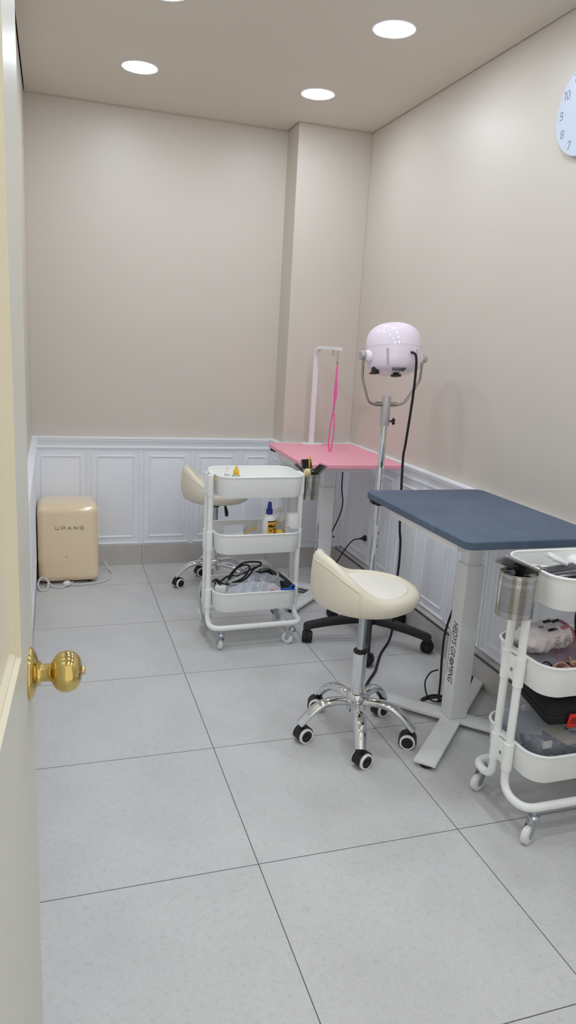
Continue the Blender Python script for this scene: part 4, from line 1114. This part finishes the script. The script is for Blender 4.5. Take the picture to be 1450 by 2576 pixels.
def wavy(label, o, ax, ay, wob, hg):
    ax, ay = Vector(ax), Vector(ay); g = []
    for i in range(33):
        u = i/32; row = []
        env = math.sin(PI*min(1, max(0, u*1.05+.02)))**.5
        for j in range(8):
            v = j/7
            p = ax*u+ay*(v*env)+Vector((0, 0, wob*math.sin(11*PI*u)*v*env*.5+hg*math.sin(PI*v)*.5+.004*math.sin(5*u+2)*v))
            row.append(p)
        g.append(row)
    o_ = film('vinyl_sheet', g, 'sheet'); o_.location = o
    return lab(o_, label, 'plastic sheet', 'clear scalloped sheets in the bottom tray')
wavy('clear scalloped plastic sheet at the back of the bottom tray', (.232, .300, Z3+.066), (.315, -.012, -.002), (.015, .040, .066), .007, .004)
wavy('clear scalloped plastic sheet at the front, beside the white block', (.222, .240, Z3+.062), (.27, -.01, .004), (.02, .035, .048), .006, .004)
t = thing('pink_hair_clip', 'small pink clip between the clear sheets in the bottom tray', 'clip', (.425, .222, Z3+.068), 0)
bm = BM(); add_box(bm, (0, 0, .008), (.008, .012, .016), .002, Euler((0, .5, .3))); add_box(bm, (.012, 0, .004), (.022, .009, .007), .002, Euler((0, .15, -.2))); add_box(bm, (.006, .004, .012), (.012, .006, .007), .002, Euler((.4, -.4, .2))); finish('clip_jaws', bm, 'pinkclip', t)
t = thing('blue_clip', 'bright blue sectioning clip on the front edge of the bottom tray', 'clip', (.462, .200, .2675), -.02)
bm = BM(); add_prism(bm, [(0, -.004), (.045, -.007), (.045, .007), (0, .002)], .000, .007); finish('beak', bm, 'clipblue', t)
for s in (-1, 1):
    bm = BM(); add_tube(bm, spline([(.040, 0, .004), (.050, s*.002, .009+s*.006), (.060, s*.003, .010+s*.010), (.066, s*.002, .012+s*.006)], 5), lambda q: .0042-.001*q, 8); finish('finger_tab', bm, 'clipblue', t)
t = thing('pink_pouch', 'pale pink folded pouch under the clear sheet by the blue clip', 'pouch', (.465, .30, Z3-.008), 0)
bm = BM(); add_box(bm, (0, 0, .058), (.06, .05, .03), .008, Euler((-.4, .3, .4)), 3); finish('pouch_body', bm, 'pouch', t)

# ------------------------------------------------------------------ things on the trolley under the navy table
tx = lambda x: x
t = thing('comb_brush', 'flat grey comb plate lying in the top tray under the navy table', 'brush', (.87, -1.075, Z1), 0)
bm = BM(); add_box(bm, (0, 0, .055), (.16, .040, .008), .002, Euler((.1, -.10, -.05))); finish('plate', bm, 'brushmetal', t)
bm = BM()
for i in range(24): add_box(bm, (-.070+i*.006, 0, .064-.010+i*.0006), (.0016, .034, .010), 0, Euler((.1, -.10, -.05)))
finish('teeth', bm, 'brushmetal', t, smooth=False, kind='stuff')
t = thing('white_pin_brush', 'white bristled brush block leaning on the grey comb plate', 'brush', (.880, -1.055, Z1), 0)
bm = BM(); add_box(bm, (.01, 0, .085), (.055, .038, .010), .003, Euler((.3, .35, -.1))); finish('brush_block', bm, 'plastic', t)
bm = BM()
for i in range(8):
    for j in range(5): add_tube(bm, [(-.018+i*.006, -.014+j*.007, .088-.002*i), (-.030+i*.006, -.013+j*.007, .100-.002*i)], .0011, 5)
finish('bristles', bm, 'plastic', t, kind='stuff')
t = thing('white_handled_comb', 'thin white handle lying behind the canister in the top tray', 'comb', (.80, -1.04, Z1), 0)
bm = BM(); add_box(bm, (.02, 0, .062), (.13, .016, .007), .003, Euler((0, .02, -.3))); finish('handle', bm, 'plastic', t)
bm = BM(); add_box(bm, (-.045, .02, .065), (.04, .026, .012), .005, Euler((0, .02, -.3))); finish('head', bm, 'plastic', t)
t = thing('white_tub', 'rounded white tub at the right edge of the top tray under the navy table', 'tub', (.972, -1.045, Z1), 0)
bm = BM(); add_lathe(bm, [(.035, 0), (.038, .004), (.038, .055), (.036, .075), (.026, .087), (.008, .092)], 32); finish('tub_body', bm, 'plastic', t)
t = thing('scissor_sleeve', 'dark flat sleeve with tan edge on the floor of the top tray', 'sleeve', (.90, -1.135, Z1), 0)
bm = BM(); add_box(bm, (0, 0, .022), (.19, .10, .044), .006); finish('sleeve_body', bm, 'bag', t)
bm = BM(); add_box(bm, (.0, -.02, .0465), (.12, .02, .005), .002, Euler((0, 0, .15))); finish('tan_edge', bm, 'wood', t)
bm = BM(); add_box(bm, (-.055, .0, .049), (.055, .018, .010), .002, Euler((0, 0, .1))); finish('white_insert', bm, 'plastic', t)

# middle tray
t = thing('clear_pump_bottle', 'tall clear bottle with a frosted cover in the middle tray corner', 'bottle', (.795, -1.025, Z2), 0)
bm = BM(); add_lathe(bm, [(.0195, 0), (.021, .003), (.021, .108), (.017, .114), (.012, .118)], 28); finish('bottle', bm, 'clear', t)
bm = BM(); add_lathe(bm, [(.0205, .114), (.0208, .118), (.0205, .176), (.017, .186), (.008, .189)], 28); finish('cover', bm, 'frost', t)
bm = BM(); add_cyl(bm, (0, 0, .10), (0, 0, .15), .006, 12); add_cyl(bm, (0, 0, .15), (0, 0, .165), .010, 14); add_tube(bm, [(0, 0, .1), (.004, 0, .01)], .0018, 6); finish('pump', bm, 'plastic', t)
t = thing('wet_wipes_pack', 'crumpled white and pink pack of wipes in the middle tray', 'wipes', (.868, -1.068, Z2+.0715), .12)
bm = BM(); NU, NV = 40, 20
rings = []
for i in range(NU+1):
    u = i/NU; x = (u-.5)*.185; env = max(.05, (1-abs(2*u-1)**5))**.6
    ring = []
    for k in range(NV*2):
        a = 2*PI*k/(NV*2); c_, s_ = math.cos(a), math.sin(a)
        y = .052*env**.3*math.copysign(abs(c_)**.7, c_); z = .034*env*math.copysign(abs(s_)**.75, s_)
        w = .0022*math.sin(31*u+3*a)+.0018*math.sin(17*u-5*a)+.0012*math.sin(53*u+7*a)
        ring.append((x, y+w, z+.034+w+.010*(u-.5)))
    rings.append(ring)
loops(bm, rings); bmesh.ops.recalc_face_normals(bm, faces=bm.faces[:]); wp = finish('pack', bm, 'wipes', t, ang=80)
bm = BM(); rings2 = [[(x*1.002, y*1.012, (z-.034)*1.012+.034) for x, y, z in r] for r in rings[-8:]]; loops(bm, rings2, False, True); finish('pink_end', bm, 'wipespink', t, ang=80)
Mw = basis((.042, -.0555, .030), (1, 0, .05), (-.05, .12, 1))
bm = BM()
strokes(bm, [arc2(-.042, 0, .011, .0125, 0, 360, 18), [(-.046, -.004), (-.046, .004), (-.038, .004), (-.038, -.004)], [(-.044, 0), (-.040, 0)]], .0011, .0012, Mw)
strokes(bm, [[(-.012, -.012), (.006, -.012), (.006, .012), (-.012, .012), (-.012, -.012)], [(-.012, .005), (.006, .005)]], .0011, .0012, Mw)
strokes(bm, [[(.018, .010), (.018, .0), (.027, -.012), (.036, .0), (.036, .010)], [(.022, .004), (.027, .010), (.032, .004)], [(.027, .010), (.027, -.002)]], .0011, .0012, Mw)
strokes(bm, [[(-.05, .020), (-.032, .020)], [(-.012, .020), (.006, .020)], [(.016, .020), (.038, .020)], [(-.028, 0), (-.014, 0)], [(.008, 0), (.016, 0)]], .0009, .0012, Mw)
finish('icons', bm, 'logo', wp, smooth=False)
Mw2 = basis((-.008, -.036, .0668), (1, 0, .05), (0, .85, .5))
text_obj('printed_text', '.1000 k', .012, 'ink', wp, Mw2, ext=.001, off=.0004)
text_obj('printed_text', '.11 k', .009, 'ink', wp, basis((-.032, -.016, .0705), (1, 0, .05), (0, .95, .3)), ext=.001)
bm = BM(); strokes(bm, [[(.036, .002), (.062, .004)], [(.062, .0), (.040, -.003)]], .006, .001, Mw2); finish('red_print', bm, 'wipespink', wp, smooth=False)
bm = BM(); strokes(bm, [[(-.01, .03), (.012, .03)], [(.02, .025), (.042, .027)]], .009, .001, Mw2); finish('black_print', bm, 'ink', wp, smooth=False)
def clear_box(name, label, loc, lx, ly, hh, latch, m='clear', wall=.0016, lidm=None, lat=(0, 0)):
    t = thing(name, label, 'box', loc, 0)
    bm = BM(); loops(bm, [rrect(lx-.006, ly-.006, .006, 3, 0, 0, 0), rrect(lx, ly, .008, 3, 0, 0, hh*.8), rrect(lx-2*wall, ly-2*wall, .007, 3, 0, 0, hh*.8), rrect(lx-.006-2*wall, ly-.006-2*wall, .005, 3, 0, 0, wall)]); finish('box_body', bm, m, t)
    bm = BM(); loops(bm, [rrect(lx+.003, ly+.003, .009, 3, 0, 0, hh*.8+.0005), rrect(lx+.003, ly+.003, .009, 3, 0, 0, hh*.86), rrect(lx-.004, ly-.004, .008, 3, 0, 0, hh*.88), rrect(lx-.006, ly-.006, .008, 3, 0, 0, hh), rrect(lx-.012, ly-.012, .006, 3, 0, 0, hh)]); finish('lid', bm, lidm or m, t)
    bm = BM(); add_box(bm, (lat[0], -ly/2-.003, hh*.8), (.030, .006, .022), .002); add_box(bm, (lat[0], -ly/2-.0065, hh*.8-.004), (.018, .002, .008), .0008); finish('latch', bm, latch, t)
    return t
cb = clear_box('clear_organiser_box', 'clear lidded organiser box with a black latch and pink contents', (.925, -1.105, Z2), .28, .135, .070, 'black', lidm='clear', lat=(-.045, 0))
bm = BM(); add_box(bm, (-.10, 0, .028), (.0015, .12, .045)); add_box(bm, (-.045, 0, .028), (.0015, .12, .045)); finish('divider', bm, 'frost', cb, smooth=False)
t = thing('pink_bows', 'heap of magenta bows inside the clear organiser box', 'bows', (.985, -1.105, Z2+.003), 0)
bm = BM()
for i in range(16): add_box(bm, (random.uniform(-.055, .06), random.uniform(-.045, .045), .014+random.uniform(0, .026)), (.028, .016, .012), .004, Euler((random.uniform(-.6, .6), random.uniform(-.6, .6), random.uniform(0, 3))))
finish('bow', bm, 'magenta', t, kind='stuff')
t = thing('dark_strip_set', 'dark purple box behind the organiser, under the wipes pack', 'box', (.92, -1.03, Z2), 0)
bm = BM(); add_box(bm, (0, 0, .03), (.30, .012, .06), .003); finish('box_body', bm, 'wipespink', t)
# claw clip
t = thing('claw_clip', 'dusty pink claw hair clip at the front of the middle tray', 'hair clip', (.835, -1.205, Z2+.052), .0)
for s in (-1, 1):
    bm = BM()
    arcp = [(-.035+.07*i/10, s*.006+s*.010*math.sin(PI*i/10), .006+.022*math.sin(PI*i/10)*.8) for i in range(11)]
    add_tube(bm, arcp, .0035, 8, sx=1.4)
    for i in range(1, 10):
        x, y, z = arcp[i]; add_tube(bm, spline([(x, y, z), (x+.002, y+s*.010, z-.012), (x+.003, y+s*.006, z-.026)], 4), .0018, 6)
    add_tube(bm, [(x, y+s*.009, z-.012) for x, y, z in arcp[1:-1]], .0022, 6)
    finish('claw', bm, 'brownclip', t)
bm = BM(); add_tube(bm, spline([(.03, 0, .02), (.036, -.004, .03), (.030, -.010, .038), (.012, -.012, .036)], 5), .0032, 8); finish('finger_grip', bm, 'brownclip', t)
def hair_clip(label, loc, rz, m):
    t = thing('hair_clip', label, 'hair clip', loc, rz, 'small hair clips in the middle tray')
    bm = BM(); add_box(bm, (0, 0, .01), (.045, .012, .010), .003, Euler((.3, .2, 0))); add_tube(bm, spline([(-.02, .004, .014), (0, .006, .028), (.02, .003, .012)], 5), .0025, 6); finish('clip_jaws', bm, m, t)
hair_clip('dark brown hair clip right of the dusty pink claw clip', (.905, -1.195, Z2+.05), .6, 'wipespink')
hair_clip('light dusty pink hair clip right of the claw clip', (.885, -1.175, Z2+.055), 1.2, 'brownclip')
hair_clip('black hair clip left of the dusty pink claw clip', (.805, -1.175, Z2+.045), -.5, 'black')
bm = BM(); bmesh.ops.create_uvsphere(bm, u_segments=20, v_segments=12, radius=.012); o = finish('teal_bead', bm, 'teal'); o.location = (.925, -1.20, Z2+.065); tag(o, 'round teal bead at the right edge of the picture in the middle tray', 'bead')
bm = BM()
for i in range(30): add_box(bm, (random.uniform(-.09, .12), random.uniform(-.025, .025), random.uniform(.004, .046)), (.026, .008, .007), .002, Euler((random.uniform(-.7, .7), random.uniform(-.7, .7), random.uniform(0, 3))))
o = finish('loose_hair_clips', bm, 'ink', kind='stuff'); o.location = (.885, -1.195, Z2+.003); tag(o, 'pile of small dark clips filling the front of the middle tray', 'clips')
t = thing('black_handle_loop', 'black cable loop rising at the right end of the middle tray', 'cord', (.985, -1.06, Z2), 0)
bm = BM(); add_tube(bm, spline([(-.03, -.06, .08), (-.035, -.05, .12), (-.02, -.02, .165), (.015, .0, .185), (.06, .0, .18), (.10, 0, .14)], 8), .0055, 10); add_tube(bm, spline([(-.03, -.06, .08), (-.02, -.066, .05), (.0, -.07, .035)], 6), .0055, 10); finish('cable', bm, 'cable', t)
# bottom tray
clear_box('clear_storage_box', 'large clear lidded box full of dark fittings in the bottom tray', (.945, -1.135, Z3), .33, .170, .138, 'frost', lat=(-.14, 0))
bm = BM()
for i in range(90): add_box(bm, (random.uniform(-.14, .14), random.uniform(-.066, .066), random.uniform(.008, .06)), (random.uniform(.02, .06), .012, .010), .003, Euler((random.uniform(-.5, .5), random.uniform(-.4, .4), random.uniform(0, 3))))
o = finish('clipper_attachments', bm, 'bag', kind='stuff'); o.location = (.945, -1.135, Z3+.004); tag(o, 'dark clipper attachments lying inside the large clear box', 'clipper parts')
bm = BM(); add_box(bm, (0, 0, 0), (.07, .10, .0015), 0, Euler((0, .05, .2))); o = finish('paper_card', bm, 'wood'); o.location = (.935, -1.13, Z3+.072); tag(o, 'beige paper card inside the large clear box', 'card')
clear_box('clear_food_box', 'small clear box behind the large clear box, next to the tubes', (.865, -1.018, Z3), .13, .045, .155, 'plastic')
t = thing('plastic_cup', 'small frosted plastic cup in the far left corner of the bottom tray', 'cup', (.797, -1.04, Z3), 0)
bm = BM(); loops(bm, [circ(.018, 24, 0), circ(.022, 24, .085), circ(.0205, 24, .085), circ(.0165, 24, .002)]); finish('cup_body', bm, 'clear', t)
bm = BM(); add_lathe(bm, [(.0235, .083), (.0235, .090), (.021, .094), (.019, .112), (.010, .115)], 24); finish('cup_lid', bm, 'clear', t)
t = thing('black_bag', 'black soft case with a red tag wedged above the clear boxes', 'bag', (.985, -1.11, .331), 0)
bm = BM(); softbox(bm, .32, .20, 0, .078, .03, 6, 5)
for v in bm.verts:
    v.co.z += .012*(v.co.y/.1)-.02*(v.co.x/.16)*0+.0015*math.sin(60*v.co.x)*math.sin(50*v.co.y)
xform(bm, 0, Matrix.Rotation(-.10, 4, 'Z')); finish('case', bm, 'bag', t, ang=60)
bm = BM(); add_tube(bm, [(x*1.005, y*1.005, .036+.012*(y/.1)) for x, y, z in rrect(.32, .20, .03, 6)], .0028, 6, True, up=(0, 0, 1)); xform(bm, 0, Matrix.Rotation(-.10, 4, 'Z')); finish('zip_seam', bm, 'black', t)
bm = BM(); add_box(bm, (-.085, -.100, .016), (.045, .006, .046), .0015, Euler((.2, 0, -.1))); finish('tag', bm, 'red', t)
bm = BM(); strokes(bm, [[(-.016, .010), (.016, .010)], [(-.016, .004), (.012, .004)], [(-.016, -.002), (.014, -.002)], [(-.016, -.008), (.008, -.008)]], .0016, .0006, Matrix.Translation((-.085, -.1035, .016)) @ Euler((.2, 0, -.1)).to_matrix().to_4x4() @ basis((0, 0, 0), (1, 0, 0), (0, 0, 1))); finish('tag_print', bm, 'ink', t, smooth=False)

# ------------------------------------------------------------------ world and view
w = bpy.data.worlds.new('world'); sc.world = w; w.use_nodes = True
w.node_tree.nodes['Background'].inputs[0].default_value = (1.0, .96, .89, 1); w.node_tree.nodes['Background'].inputs[1].default_value = .95
vs = sc.view_settings
vs.view_transform = 'Standard'; vs.look = 'None'; vs.exposure = 0.0; vs.gamma = 1.0; vs.use_curve_mapping = False
sc.cycles.max_bounces = 10; sc.cycles.diffuse_bounces = 6; sc.cycles.transparent_max_bounces = 24
sc.cycles.use_denoising = True; sc.cycles.sample_clamp_indirect = 6.0
